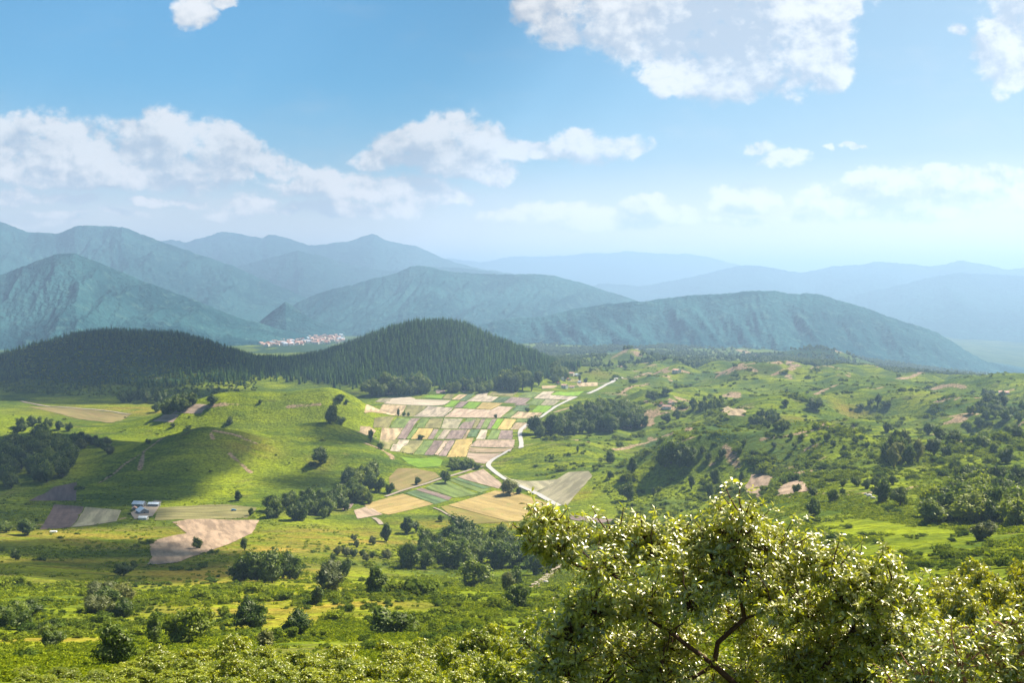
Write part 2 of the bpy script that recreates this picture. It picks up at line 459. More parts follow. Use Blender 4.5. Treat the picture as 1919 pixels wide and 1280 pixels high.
def ground_material():
    m, nt, out = material('hillside_grass')
    pos = nt.new('ShaderNodeTexCoord').outputs['Object']
    st = nt.vmath('MULTIPLY', pos, (0.45, 1.0, 1.0))
    n_big = nt.noise(pos, 1 / 140, 4, 0.6)
    n_mid = nt.noise(st, 1 / 22, 5, 0.65)
    n_fine = nt.noise(pos, 1 / 3.2, 4, 0.7)
    n_ter = nt.noise(nt.vmath('MULTIPLY', pos, (0.10, 1.0, 2.2)), 1 / 11, 3, 0.6)
    grass = nt.mix(nt.ramp(n_big, 0.38, 0.62), (0.100, 0.135, 0.010), (0.180, 0.210, 0.012))
    grass = nt.mix(nt.math('MULTIPLY', nt.ramp(n_mid, 0.42, 0.62), 0.8), grass, (0.048, 0.082, 0.014))
    grass = nt.mix(nt.math('MULTIPLY', nt.ramp(n_ter, 0.50, 0.64), 0.65), grass, (0.042, 0.072, 0.014))
    grass = nt.mix(nt.math('MULTIPLY', nt.attr('lush'), nt.ramp(n_mid, 0.25, 0.5, 1.0, 0.55)), grass, (0.230, 0.270, 0.010))
    grass = nt.mix(nt.math('MULTIPLY', nt.attr('dry'), nt.ramp(n_mid, 0.33, 0.62)), grass, (0.310, 0.215, 0.035))
    grass = nt.mix(nt.math('MULTIPLY', nt.attr('rough'), nt.ramp(n_fine, 0.3, 0.6)), grass, (0.045, 0.080, 0.030))
    e = nt.math('ADD', nt.attr('earth'), nt.math('ADD', nt.math('MULTIPLY_ADD', n_mid, 1.5, -0.75), nt.math('MULTIPLY_ADD', n_fine, 0.9, -0.45)))
    grass = nt.mix(nt.ramp(e, 0.32, 0.72), grass, nt.mix(n_fine, (0.24, 0.165, 0.095), (0.33, 0.235, 0.15)))
    grass = nt.mix(nt.ramp(nt.math('ADD', nt.attr('wood'), nt.math('MULTIPLY_ADD', n_big, 0.4, -0.2)), 0.35, 0.6), grass, nt.mix(n_mid, (0.018, 0.042, 0.016), (0.036, 0.070, 0.024)))
    n_tus = nt.noise(st, 1 / 34, 6, 0.7, 0.6)
    grass = nt.mix(nt.math('MULTIPLY', nt.ramp(n_tus, 0.56, 0.68), 0.5), grass, (0.150, 0.125, 0.045))
    fine = nt.ramp(n_fine, 0.3, 0.7, 0.55, 1.35)
    fc = nt.new('ShaderNodeCombineColor'); [nt.put(fc.inputs[k], fine) for k in range(3)]
    grass = nt.mix(1.0, grass, fc.outputs[0], 'MULTIPLY')
    # the far plain: a quilt of fields
    sep = nt.new('ShaderNodeSeparateXYZ'); nt.put(sep.inputs[0], pos)
    vor = nt.new('ShaderNodeTexVoronoi'); nt.put(vor.inputs['Vector'], nt.vmath('MULTIPLY', pos, (1.0, 0.6, 0))); vor.inputs['Scale'].default_value = 1 / 380
    sc = nt.new('ShaderNodeSeparateColor'); nt.put(sc.inputs[0], vor.outputs['Color'])
    plain = nt.mix(sc.outputs[0], (0.04, 0.08, 0.03), (0.10, 0.13, 0.05))
    plain = nt.mix(nt.ramp(n_big, 0.45, 0.6), plain, (0.03, 0.06, 0.02))
    grass = nt.mix(nt.ramp(sep.outputs[1], 4300, 6500), grass, plain)
    p = nt.new('ShaderNodeBsdfPrincipled'); p.inputs['Roughness'].default_value = 1.0; p.inputs['Specular IOR Level'].default_value = 0.0
    nt.put(p.inputs['Base Color'], grass)
    h = nt.math('ADD', nt.math('MULTIPLY', n_fine, 0.9), nt.math('MULTIPLY', n_mid, 2.2))
    nt.l.new(nt.bump(h, 1.0, 1.5), p.inputs['Normal'])
    nt.l.new(p.outputs[0], out.inputs[0])
    return m

# ================================================================== fields, draped on the ground
def densify(P, step):
    out = []
    for a, b in zip(P, np.roll(P, -1, 0)):
        n = max(1, int(np.linalg.norm(b - a) / step))
        for k in range(n): out.append(a + (b - a) * k / n)
    return np.array(out)

def inside(P, q):
    x, y = q[:, 0], q[:, 1]
    c = np.zeros(len(q), bool)
    for a, b in zip(P, np.roll(P, -1, 0)):
        cond = ((a[1] > y) != (b[1] > y))
        xi = (b[0] - a[0]) * (y - a[1]) / (b[1] - a[1] + 1e-12) + a[0]
        c ^= cond & (x < xi)
    return c

def drape(name, px_pts, mat, lift, rows_dir=None, world=None, wob=0.0):
    P = np.array(world) if world is not None else np.array([hit(a, b)[:2] for a, b in px_pts])
    size = max(np.ptp(P[:, 0]), np.ptp(P[:, 1]))
    step = max(1.5, min(8.0, size / 10))
    B = densify(P, step)
    if wob:
        n = len(B); B = B + wob * np.stack([fbm(B[:, 0] / 9, B[:, 1] / 9, 3, 4), fbm(B[:, 0] / 9 + 50, B[:, 1] / 9, 3, 8)], 1) * 2
    gx = np.arange(P[:, 0].min(), P[:, 0].max(), step); gy = np.arange(P[:, 1].min(), P[:, 1].max(), step)
    G = np.stack(np.meshgrid(gx, gy), -1).reshape(-1, 2) + 0.013
    if len(G):
        G = G[inside(B, G)]
        if len(G):
            dd = np.min(np.linalg.norm(G[:, None, :] - B[None], axis=2), axis=1)
            G = G[dd > step * 0.4]
    allp = [Vector(p) for p in B] + [Vector(p) for p in G]
    nb = len(B)
    vs, es, fs, *_ = delaunay_2d_cdt(allp, [(i, (i + 1) % nb) for i in range(nb)], [list(range(nb))], 1, 1e-4)
    XY = np.array([(v.x, v.y) for v in vs])
    Z = H(XY[:, 0], XY[:, 1]) + lift
    c = XY.mean(0); cz = float(Z.mean())
    if rows_dir is None:
        e = np.roll(P, -1, 0) - P; k = np.argmax((e ** 2).sum(1)); ang = math.atan2(e[k][1], e[k][0])
    else: ang = rows_dir
    ca, sa = math.cos(-ang), math.sin(-ang)
    L = np.stack([(XY[:, 0] - c[0]) * ca - (XY[:, 1] - c[1]) * sa, (XY[:, 0] - c[0]) * sa + (XY[:, 1] - c[1]) * ca, Z - cz], 1)
    faces = [list(f) for f in fs]
    me = mesh_np(name, L, faces, smooth=True)
    o = link(name, me, mat)
    # normals up
    if len(me.polygons) and sum(p.normal.z for p in me.polygons) < 0: me.flip_normals()
    o.location = (c[0], c[1], cz); o.rotation_euler = (0, 0, ang)
    return o

def cropmat(name, a, b, row_w=3.0, row_c=0.25, blot=0.5, bare=None, rough_h=0.3):
    a = tuple(x * 0.52 for x in a); b = tuple(x * 0.52 for x in b); bare = bare and tuple(x * 0.52 for x in bare)
    m, nt, out = material(name)
    pos = nt.new('ShaderNodeTexCoord').outputs['Object']
    rnd = nt.new('ShaderNodeObjectInfo').outputs['Random']
    off = nt.new('ShaderNodeCombineXYZ'); nt.put(off.inputs[0], nt.math('MULTIPLY', rnd, 500)); nt.put(off.inputs[1], nt.math('MULTIPLY', rnd, 313))
    p2 = nt.vmath('ADD', pos, off.outputs[0])
    n1 = nt.noise(p2, 1 / 14, 5, 0.65); n2 = nt.noise(nt.vmath('MULTIPLY', p2, (0.12, 1, 1)), 1 / (row_w * 2.1), 3, 0.6); n3 = nt.noise(p2, 1 / 1.1, 3, 0.6)
    c = nt.mix(nt.ramp(n1, 0.5 - blot * 0.4, 0.5 + blot * 0.4), a, b)
    if bare: c = nt.mix(nt.ramp(n1, 0.55, 0.72), c, bare)
    k = nt.math('MULTIPLY', nt.ramp(n2, 0.35, 0.65, 1 - 1.3 * row_c, 1 + 1.3 * row_c), nt.ramp(n3, 0.3, 0.7, 0.88, 1.12))
    k = nt.math('MULTIPLY', k, nt.math('MULTIPLY_ADD', rnd, 0.34, 0.83))
    cc = nt.new('ShaderNodeCombineColor'); [nt.put(cc.inputs[i], k) for i in range(3)]
    c = nt.mix(1.0, c, cc.outputs[0], 'MULTIPLY')
    p = nt.new('ShaderNodeBsdfPrincipled'); p.inputs['Roughness'].default_value = 0.95; p.inputs['Specular IOR Level'].default_value = 0.1
    nt.put(p.inputs['Base Color'], c)
    nt.l.new(nt.bump(nt.math('ADD', n2, nt.math('MULTIPLY', n3, 0.5)), 0.5, rough_h * 0.4), p.inputs['Normal'])
    nt.l.new(p.outputs[0], out.inputs[0])
    return m

CROP = {
    'tan': cropmat('straw_stubble', (0.50, 0.36, 0.20), (0.64, 0.48, 0.29)),
    'pale': cropmat('pale_stubble', (0.56, 0.46, 0.33), (0.67, 0.55, 0.40)),
    'pink': cropmat('dry_pinkish_soil', (0.52, 0.38, 0.26), (0.63, 0.47, 0.34), 2.4, 0.18),
    'purple': cropmat('ploughed_mauve_soil', (0.31, 0.23, 0.19), (0.40, 0.29, 0.24), 2.0, 0.22),
    'bright': cropmat('bright_green_crop', (0.20, 0.37, 0.02), (0.30, 0.46, 0.03), 2.5, 0.12, 0.6),
    'green': cropmat('green_crop', (0.20, 0.28, 0.07), (0.28, 0.35, 0.09), 2.5, 0.2),
    'dark': cropmat('dark_green_crop', (0.12, 0.19, 0.08), (0.18, 0.25, 0.10), 2.5, 0.25),
    'olive': cropmat('olive_crop', (0.27, 0.25, 0.09), (0.37, 0.32, 0.13), 3.0, 0.2),
    'yellow': cropmat('ripe_yellow_grain', (0.58, 0.42, 0.13), (0.70, 0.52, 0.20), 3.0, 0.15),
    'grain': cropmat('ripening_grain_with_green', (0.50, 0.36, 0.11), (0.62, 0.45, 0.19), 4.0, 0.15, 0.8, (0.36, 0.36, 0.08)),
    'orange': cropmat('dry_orange_meadow', (0.40, 0.28, 0.08), (0.30, 0.29, 0.06), 6.0, 0.15, 0.8),
    'brown': cropmat('brown_dry_meadow', (0.36, 0.25, 0.11), (0.26, 0.24, 0.07), 8.0, 0.15, 0.8),
    'sage': cropmat('grey_green_stubble', (0.42, 0.38, 0.22), (0.52, 0.45, 0.29), 3.0, 0.2, 0.7),
    'bare': cropmat('combed_bare_field', (0.52, 0.365, 0.235), (0.58, 0.41, 0.27), 2.6, 0.22, 0.6, None, 0.3),
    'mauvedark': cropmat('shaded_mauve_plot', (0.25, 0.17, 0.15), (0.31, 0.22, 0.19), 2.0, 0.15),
}
WORD = {'tan': 'straw coloured stubble plot', 'pale': 'pale cream stubble plot', 'pink': 'pinkish dry soil plot', 'purple': 'ploughed mauve brown plot', 'bright': 'bright green crop plot',
        'green': 'mid green crop plot', 'dark': 'dark green crop plot', 'olive': 'olive coloured crop plot', 'yellow': 'golden yellow grain plot', 'sage': 'grey green stubble plot'}

# coordinates below: four times enlarged from photo corner (640, 680)
PLOTS = [
 ('back row under the wooded hill', [
  ('bright', [(600,257),(640,243),(775,240),(750,268)]), ('olive', [(752,268),(790,235),(850,237),(820,273)]), ('tan', [(822,275),(880,237),(945,237),(880,278)]),
  ('dark', [(882,281),(950,235),(1000,230),(935,284)]), ('pale', [(940,287),(1018,235),(1100,225),(1088,245),(1180,255),(1120,293)]),
  ('olive', [(1092,242),(1130,218),(1325,215),(1280,251)]), ('dark', [(1125,295),(1187,256),(1270,255),(1208,297)]), ('purple', [(1212,299),(1275,255),(1310,258),(1420,266),(1372,305)]),
  ('green', [(1320,257),(1370,222),(1500,215),(1432,263)]), ('pale', [(1440,266),(1508,215),(1600,213),(1562,241),(1760,250),(1720,276)]), ('bright', [(1572,239),(1620,215),(1820,211),(1775,246)])]),
 ('second row from the wooded hill', [
  ('sage', [(250,294),(290,265),(385,262),(345,298)]), ('tan', [(168,380),(308,312),(488,318),(402,396)]), ('pale', [(312,306),(385,262),(520,256),(560,272),(822,282),(768,318),(640,322)]),
  ('olive', [(412,398),(495,320),(640,324),(525,402)]), ('pale', [(530,402),(648,324),(840,338),(765,404)]), ('bright', [(766,329),(822,285),(888,283),(832,332)]), ('purple', [(840,335),(893,289),(955,287),(898,338)]),
  ('bright', [(902,338),(957,293),(1050,295),(1000,344)]), ('yellow', [(1006,344),(1058,297),(1212,301),(1122,350)]), ('pink', [(770,406),(850,342),(1120,353),(1177,325),(1287,331),(1187,412)]),
  ('dark', [(1282,355),(1312,323),(1412,320),(1380,364)]), ('green', [(1387,309),(1440,270),(1522,275),(1480,318)]), ('purple', [(1290,318),(1322,300),(1380,307),(1410,316)]), ('sage', [(1488,317),(1530,275),(1640,280),(1590,318)]),
  ('bright', [(1420,369),(1472,320),(1577,322),(1532,372)]), ('green', [(1192,412),(1280,358),(1320,361),(1257,413)]), ('tan', [(1262,413),(1325,364),(1507,374),(1470,415)])]),
 ('middle row of the patchwork', [
  ('olive', [(238,488),(245,415),(400,405),(352,486)]), ('green', [(360,486),(420,412),(530,415),(475,488)]), ('purple', [(412,571),(530,415),(600,416),(478,573)]),
  ('green', [(557,489),(612,416),(665,418),(615,488)]), ('olive', [(622,489),(672,416),(760,416),(742,491)]), ('sage', [(747,493),(770,416),(910,420),(868,495)]),
  ('purple', [(873,495),(915,445),(945,440),(1010,422),(975,495)]), ('green', [(922,443),(942,417),(1003,419),(985,445)]), ('olive', [(978,495),(1014,421),(1045,421),(1003,495)]), ('purple', [(1006,495),(1050,421),(1080,421),(1040,495)]),
  ('green', [(1044,495),(1085,421),(1125,421),(1084,495)]), ('purple', [(1088,495),(1129,421),(1165,421),(1118,495)]), ('bright', [(1122,495),(1169,421),(1215,421),(1163,496)]),
  ('yellow', [(1167,498),(1225,420),(1310,425),(1260,500)]), ('green', [(1303,445),(1322,418),(1450,420),(1420,446)]), ('tan', [(1265,500),(1302,449),(1415,449),(1375,501)])]),
 ('fourth row from the wooded hill', [
  ('tan', [(248,569),(302,488),(460,490),(405,571)]), ('green', [(483,571),(542,491),(575,491),(515,571)]), ('yellow', [(518,571),(580,491),(690,493),(640,572)]),
  ('purple', [(643,571),(694,497),(730,498),(685,571)]), ('green', [(689,570),(735,499),(763,500),(709,571)]), ('pale', [(713,571),(768,500),(820,501),(770,571)]), ('purple', [(775,571),(823,503),(945,501),(903,571)]),
  ('tan', [(907,571),(948,502),(965,502),(930,571)]), ('dark', [(938,555),(971,501),(1035,502),(1010,556)]), ('pale', [(1008,572),(1044,502),(1095,503),(1075,572)]),
  ('green', [(1088,572),(1127,503),(1190,504),(1165,572)]), ('purple', [(1171,572),(1195,505),(1285,506),(1280,573)])]),
 ('front row by the road junction', [
  ('olive', [(275,640),(305,576),(425,577),(358,648)]), ('pale', [(362,660),(430,577),(510,579),(435,668)]), ('olive', [(439,671),(514,579),(613,583),(540,685)]), ('green', [(544,687),(618,584),(690,583),(614,690)]),
  ('purple', [(618,692),(694,582),(765,583),(692,691)]), ('pink', [(696,692),(768,583),(800,583),(722,695)]), ('purple', [(726,697),(804,581),(855,579),(783,700)]),
  ('yellow', [(788,708),(858,580),(990,563),(933,705)]), ('pink', [(957,627),(1012,578),(1300,576),(1290,631)]), ('tan', [(947,667),(957,633),(1288,635),(1268,667)]), ('pink', [(937,720),(946,673),(1200,676),(1070,758),(990,745)])]),
]
def q5(p): return (640 + p[0] / 3.998, 680 + p[1] / 3.998)
def q4(p): return (p[0] / 2.286, 720 + p[1] / 2.286)
def q7(p): return (1100 + p[0] / 2.343, 680 + p[1] / 2.343)
BIG = [
 ('bright', [(430,700),(700,706),(760,727),(740,775),(580,788),(500,758)], q5, 'bright green meadow patch below the patchwork plots'),
 ('brown', [(355,860),(420,792),(560,792),(700,822),(740,855),(610,905),(440,962),(365,935)], q5, 'brown dry meadow above the lane at the hill foot'),
 ('pink', [(866,856),(1062,795),(1205,908),(1178,943)], q5, 'bare tan wedge of soil between lane and white road'),
 ('dark', [(842,868),(872,862),(1120,936),(1062,946)], q5, 'narrow dark green crop strip near the road bend'),
 ('green', [(800,876),(838,870),(1056,948),(1125,945),(1042,974)], q5, 'light green crop strip beside the narrow dark strip'),
 ('green', [(622,935),(720,892),(800,885),(1020,985),(850,1012)], q5, 'wide green crop field beside the tree on the lane'),
 ('purple', [(557,950),(602,938),(830,1010),(803,1031)], q5, 'mauve soil strip beside the wide green crop field'),
 ('dark', [(482,975),(552,953),(800,1033),(700,1060)], q5, 'dark green crop strip at the lane edge'),
 ('grain', [(165,1060),(460,982),(690,1060),(350,1140),(205,1100)], q5, 'tan stubble field with greenish patches below the lane'),
 ('pink', [(95,1108),(200,1075),(310,1137),(120,1170)], q5, 'pinkish bare field corner beside the lime green bush'),
 ('purple', [(0,1065),(20,1045),(90,1055),(70,1090),(10,1105)], q5, 'small mauve plot by the wood at the lane'),
 ('grain', [(800,1066),(1150,957),(1330,975),(1372,988),(1560,1062),(1480,1130),(1330,1188),(1250,1188)], q5, 'large golden grain field beside the white road'),
 ('orange', [(742,1078),(795,1070),(1258,1192),(1000,1206),(800,1130)], q5, 'orange dry meadow below the golden grain field'),
 ('sage', [(1195,832),(1270,872),(1400,888),(1640,868),(1462,965),(1350,930)], q5, 'pale stubble field between the road and the low bushy hill'),
 ('sage', [(1472,968),(1702,820),(1850,812),(1880,850),(1745,1000),(1690,1072),(1615,1058)], q5, 'grey green stubble field in the curve of the hillside'),
 ('purple', [(1700,1150),(1730,1142),(1960,1172),(2080,1180),(2070,1210),(1850,1195),(1720,1175)], q5, 'dark mauve soil strip at the foot of the green hillside'),
 ('tan', [(80,500),(140,475),(210,478),(260,510),(240,535),(190,545)], q5, 'small straw plot at the foot of the bright green hill'),
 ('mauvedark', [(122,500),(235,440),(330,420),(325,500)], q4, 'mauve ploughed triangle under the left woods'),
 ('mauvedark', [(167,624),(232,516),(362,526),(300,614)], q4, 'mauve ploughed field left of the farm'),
 ('sage', [(304,614),(367,527),(520,541),(500,588)], q4, 'grey green field between mauve plot and farm'),
 ('olive', [(662,584),(682,530),(980,516),(1100,530),(1060,574)], q4, 'olive field with the blue car beside the farm'),
 ('bare', [(630,776),(650,745),(640,675),(802,641),(740,592),(830,577),(1110,584),(1080,640),(900,715),(760,765)], q4, 'large bare combed field with a lone small tree'),
 ('pink', [(652,160),(702,131),(768,131),(740,165)], q4, 'pinkish bare plot in front of the wood at left'),
 ('pink', [(732,129),(792,88),(890,88),(862,125)], q4, 'grey pink plot beside the grassy hilltop at left'),
 ('brown', [(120,95),(330,105),(560,130),(480,165),(300,140)], q4, 'brown dry meadow along the far left lane'),
 ('bare', [(690,548),(722,491),(800,486),(815,502),(790,547),(742,610)], q7, 'pale bare field among the green hills at right'),
 ('bare', [(830,586),(850,531),(930,516),(985,560),(900,577)], q7, 'orange bare field beside the dirt track at right'),
 ('pink', [(872,170),(918,168),(955,210),(912,222)], q5, 'tiny pinkish plot between bushes behind the patchwork'),
 ('purple', [(705,205),(770,200),(785,228),(712,230)], q5, 'tiny mauve plot at the edge of the round trees'),
 ('tan', [(1500,172),(1620,170),(1590,190),(1505,195)], q5, 'thin tan plot at the edge of the hamlet'),
 ('tan', [(1760,150),(1919,146),(1919,172),(1780,178)], q5, 'thin straw plot between hamlet and white road'),
 ('tan', [(585,205),(620,190),(700,212),(690,235),(620,230)], q7, 'dry tan field among the green hills'),
]
def build_fields():
    for row, plots in PLOTS:
        cnt = {}
        for k, _ in plots: cnt[k] = cnt.get(k, 0) + 1
        seen = {}
        for k, pts in plots:
            seen[k] = seen.get(k, 0) + 1
            o = drape('crop_plot', [q5(p) for p in pts], CROP[k], 0.35, wob=0.45)
            order = '' if cnt[k] == 1 else ' ' + ['first', 'second', 'third', 'fourth', 'fifth', 'sixth'][seen[k] - 1] + ' from left'
            tag(o, WORD[k] + (',' + order + ' of its colour' if order else '') + ' in the ' + row, 'crop plot', 'crop plots of the valley patchwork', 'structure')
    for k, pts, q, lab in BIG:
        o = drape('crop_field', [q(p) for p in pts], CROP[k], 0.3, wob=0.6)
        tag(o, lab, 'field', None, 'structure')

# ================================================================== roads
def ribbon(name, pts, width, mat, lift, label, cat, q=None):
    P = np.array([hit(*(q(p) if q else p))[:2] for p in pts])
    # smooth
    t = np.concatenate([[0], np.cumsum(np.linalg.norm(np.diff(P, axis=0), axis=1))])
    n = max(8, int(t[-1] / 4))
    tt = np.linspace(0, t[-1], n)
    C = np.stack([np.interp(tt, t, P[:, 0]), np.interp(tt, t, P[:, 1])], 1)
    for _ in range(3):
        C[1:-1] = 0.25 * C[:-2] + 0.5 * C[1:-1] + 0.25 * C[2:]
    T = np.gradient(C, axis=0); T /= np.linalg.norm(T, axis=1)[:, None] + 1e-9
    N = np.stack([-T[:, 1], T[:, 0]], 1)
    w = width * (1 + 0.25 * fbm(tt / 25, tt * 0, 3, 12))[:, None]
    cols = []
    for k in (-0.5, -0.17, 0.17, 0.5):
        XY = C + N * w * k
        cols.append(np.column_stack([XY, H(XY[:, 0], XY[:, 1]) + lift]))
    V = np.stack(cols, 1).reshape(-1, 3)
    i = np.arange(n - 1)[:, None] * 4 + np.arange(3)[None]
    i = i.ravel()
    me = mesh_np(name, V, np.stack([i, i + 4, i + 5, i + 1], 1), smooth=True)
    if sum(p.normal.z for p in me.polygons) < 0: me.flip_normals()
    o = link(name, me, mat)
    tag(o, label, cat, None, 'structure')
    return o

ROADMAT = surf('pale_gravel', (0.40, 0.375, 0.34), 0.95, 0.1)
TRACKMAT = surf('dirt_track', (0.29, 0.235, 0.18), 0.95, 0.1)
def build_roads():
    ribbon('road', [(1630, 1075), (1470, 985), (1360, 935), (1245, 885), (1170, 835), (1115, 790), (1095, 770), (1110, 745), (1150, 715), (1200, 690), (1240, 668), (1262, 652)], 5.2, ROADMAT, 0.6, 'white gravel road winding past the golden field to the junction', 'road', q5)
    ribbon('road', [(1345, 640), (1348, 600), (1340, 560), (1335, 530), (1345, 500), (1380, 470), (1430, 435), (1500, 405), (1545, 370), (1600, 330), (1680, 290), (1760, 255)], 5.6, ROADMAT, 0.6, 'white gravel road curving along the right edge of the plots', 'road', q5)
    ribbon('road', [(1102, 738), (1120, 730), (1140, 719), (1153, 711), (1165, 707)], 8, ROADMAT, 0.7, 'white road climbing over the far crest by the hamlet', 'road')
    ribbon('lane', [(1062, 775), (1000, 792), (900, 825), (820, 850), (740, 870), (660, 900), (600, 918), (520, 940), (430, 968), (330, 1005)], 3.6, TRACKMAT, 0.65, 'pale dirt lane running from the junction to the woods', 'lane', q5)
    ribbon('lane', [(40, 752), (90, 762), (150, 766), (200, 770), (245, 776)], 5.5, TRACKMAT, 0.65, 'pale lane below the shaded forest hill at far left', 'lane')
    ribbon('footpath', [(690, 1088), (750, 1110), (810, 1150), (870, 1172)], 2.0, TRACKMAT, 0.6, 'short pale path crossing the green meadow below the fields', 'path', q5)
    ribbon('footpath', [(240, 1165), (275, 1180), (300, 1215)], 4.0, TRACKMAT, 0.6, 'short pale dirt path at the edge of the lime green meadow', 'path', q5)
    ribbon('dirt_track', [(1002, 1098), (1028, 1078), (1046, 1060), (1056, 1035), (1062, 1010)], 4.5, TRACKMAT, 0.6, 'pale dirt track behind the oak beside the dark wood', 'track')

# ================================================================== mountains
def mountain_material(name, c1, c2, c3, scale, bumpd):
    m, nt, out = material(name)
    pos = nt.new('ShaderNodeTexCoord').outputs['Object']
    n1 = nt.noise(pos, 1 / (scale * 9), 5, 0.6); n2 = nt.noise(pos, 1 / scale, 5, 0.7); n3 = nt.noise(pos, 1 / (scale * 0.3), 3, 0.6)
    c = nt.mix(nt.ramp(n1, 0.4, 0.6), c1, c2)
    c = nt.mix(nt.math('MULTIPLY', nt.ramp(n2, 0.52, 0.66), 0.7), c, c3)
    c = nt.mix(nt.math('MULTIPLY', nt.ramp(n3, 0.5, 0.62), 0.55), c, tuple(x * 0.4 for x in c1))
    p = nt.new('ShaderNodeBsdfPrincipled'); p.inputs['Roughness'].default_value = 1; p.inputs['Specular IOR Level'].default_value = 0
    nt.put(p.inputs['Base Color'], c)
    nt.l.new(nt.bump(nt.math('ADD', nt.math('MULTIPLY', n2, 1.0), nt.math('MULTIPLY', n3, 0.5)), 1.0, bumpd), p.inputs['Normal'])
    nt.l.new(p.outputs[0], out.inputs[0])
    return m
MT1 = mountain_material('haze_tinted_wooded_slope', (0.012, 0.058, 0.064), (0.036, 0.112, 0.112), (0.085, 0.160, 0.135), 60, 28)  # haze blue put into the slope colours, besides the air volume
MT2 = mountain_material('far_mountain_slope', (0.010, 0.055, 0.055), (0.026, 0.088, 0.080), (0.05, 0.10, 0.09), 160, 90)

def mountain(label, poly, D, zb, sf, sb, spur, freq, shear, mat, seed, px_step=2.5, D_slope=0.0, pw=1.15):
    poly = np.array(poly, float)
    pxs = np.arange(poly[0, 0], poly[-1, 0] + 0.1, px_step)
    rows = np.interp(pxs, poly[:, 0], poly[:, 1])
    k = np.array([1, 3, 5, 3, 1.]); k /= k.sum()
    rs = np.convolve(np.pad(rows, 2, mode='edge'), k, 'valid')
    rows = 0.5 * rows + 0.5 * rs + 5.0 * fbm(pxs / 38, pxs * 0, 3, seed) + 2.2 * fbm(pxs / 6, pxs * 0 + 5, 3, seed)
    UV = np.array([ray(p, r) for p, r in zip(pxs, rows)])
    u = UV[:, 0]; v = UV[:, 1]
    Dv = D + D_slope * (pxs - pxs.mean()) + 0.02 * D * fbm(pxs / 60, pxs * 0, 2, seed + 3)
    zr = CAMZ + v * Dv
    hgt = np.maximum(zr - zb, 5)
    # end tapers
    ends = sst(0, 25, np.arange(len(pxs))) * sst(0, 25, np.arange(len(pxs))[::-1])
    tf = np.linspace(1, 0, 150) ** 0.9
    tb = np.linspace(0, 1, 30)[1:]
    R = []
    U2, T2 = np.meshgrid(u, tf)
    def spurs(t, uu, s):
        w = np.minimum(t * 5, 1) * np.sqrt(np.maximum(1 - t, 0))
        a = uu * freq
        n = np.abs(fbm(a + shear * t + 0.35 * fbm(a * 2, t * 5, 3, s + 7), t * 0.9 + 3, 3, s)) * 2.4
        n2 = np.abs(fbm(a * 3.1 + shear * 2 * t, t * 2.5, 4, s + 17)) * 2.0
        n3 = fbm(a * 14, t * 26, 4, s + 27)
        return w * spur * (n * 0.8 + n2 * 0.2 - 0.05) + np.minimum(t * 8, 1) * 0.045 * n3
    g = (1 - T2) ** pw
    zf = zb + hgt[None] * (g - spurs(T2, U2, seed) * (1 - T2 * 0.6))
    zf = np.minimum(zf, zb + hgt[None])
    Yf = Dv[None] - T2 * sf * (0.55 + 0.45 * hgt[None] / hgt.max())
    U3, T3 = np.meshgrid(u, tb)
    zk = zb + hgt[None] * np.maximum(1 - T3, 0) ** 1.1 - 0.1 * hgt[None] * spurs(T3, U3, seed + 50)
    Yb = Dv[None] + T3 * sb
    Y = np.vstack([Yf, Yb]); Z = np.vstack([zf, zk])
    X = u[None] * Y
    V = np.stack([X, Y, Z], -1).reshape(-1, 3)
    ny, nx = Y.shape
    i = (np.arange(ny - 1)[:, None] * nx + np.arange(nx - 1)[None]).ravel()
    me = mesh_np('mountain', V, np.stack([i, i + 1, i + nx + 1, i + nx], 1), smooth=True)
    o = link('mountain', me, mat)
    tag(o, label, 'mountain', None, 'structure')
    return o

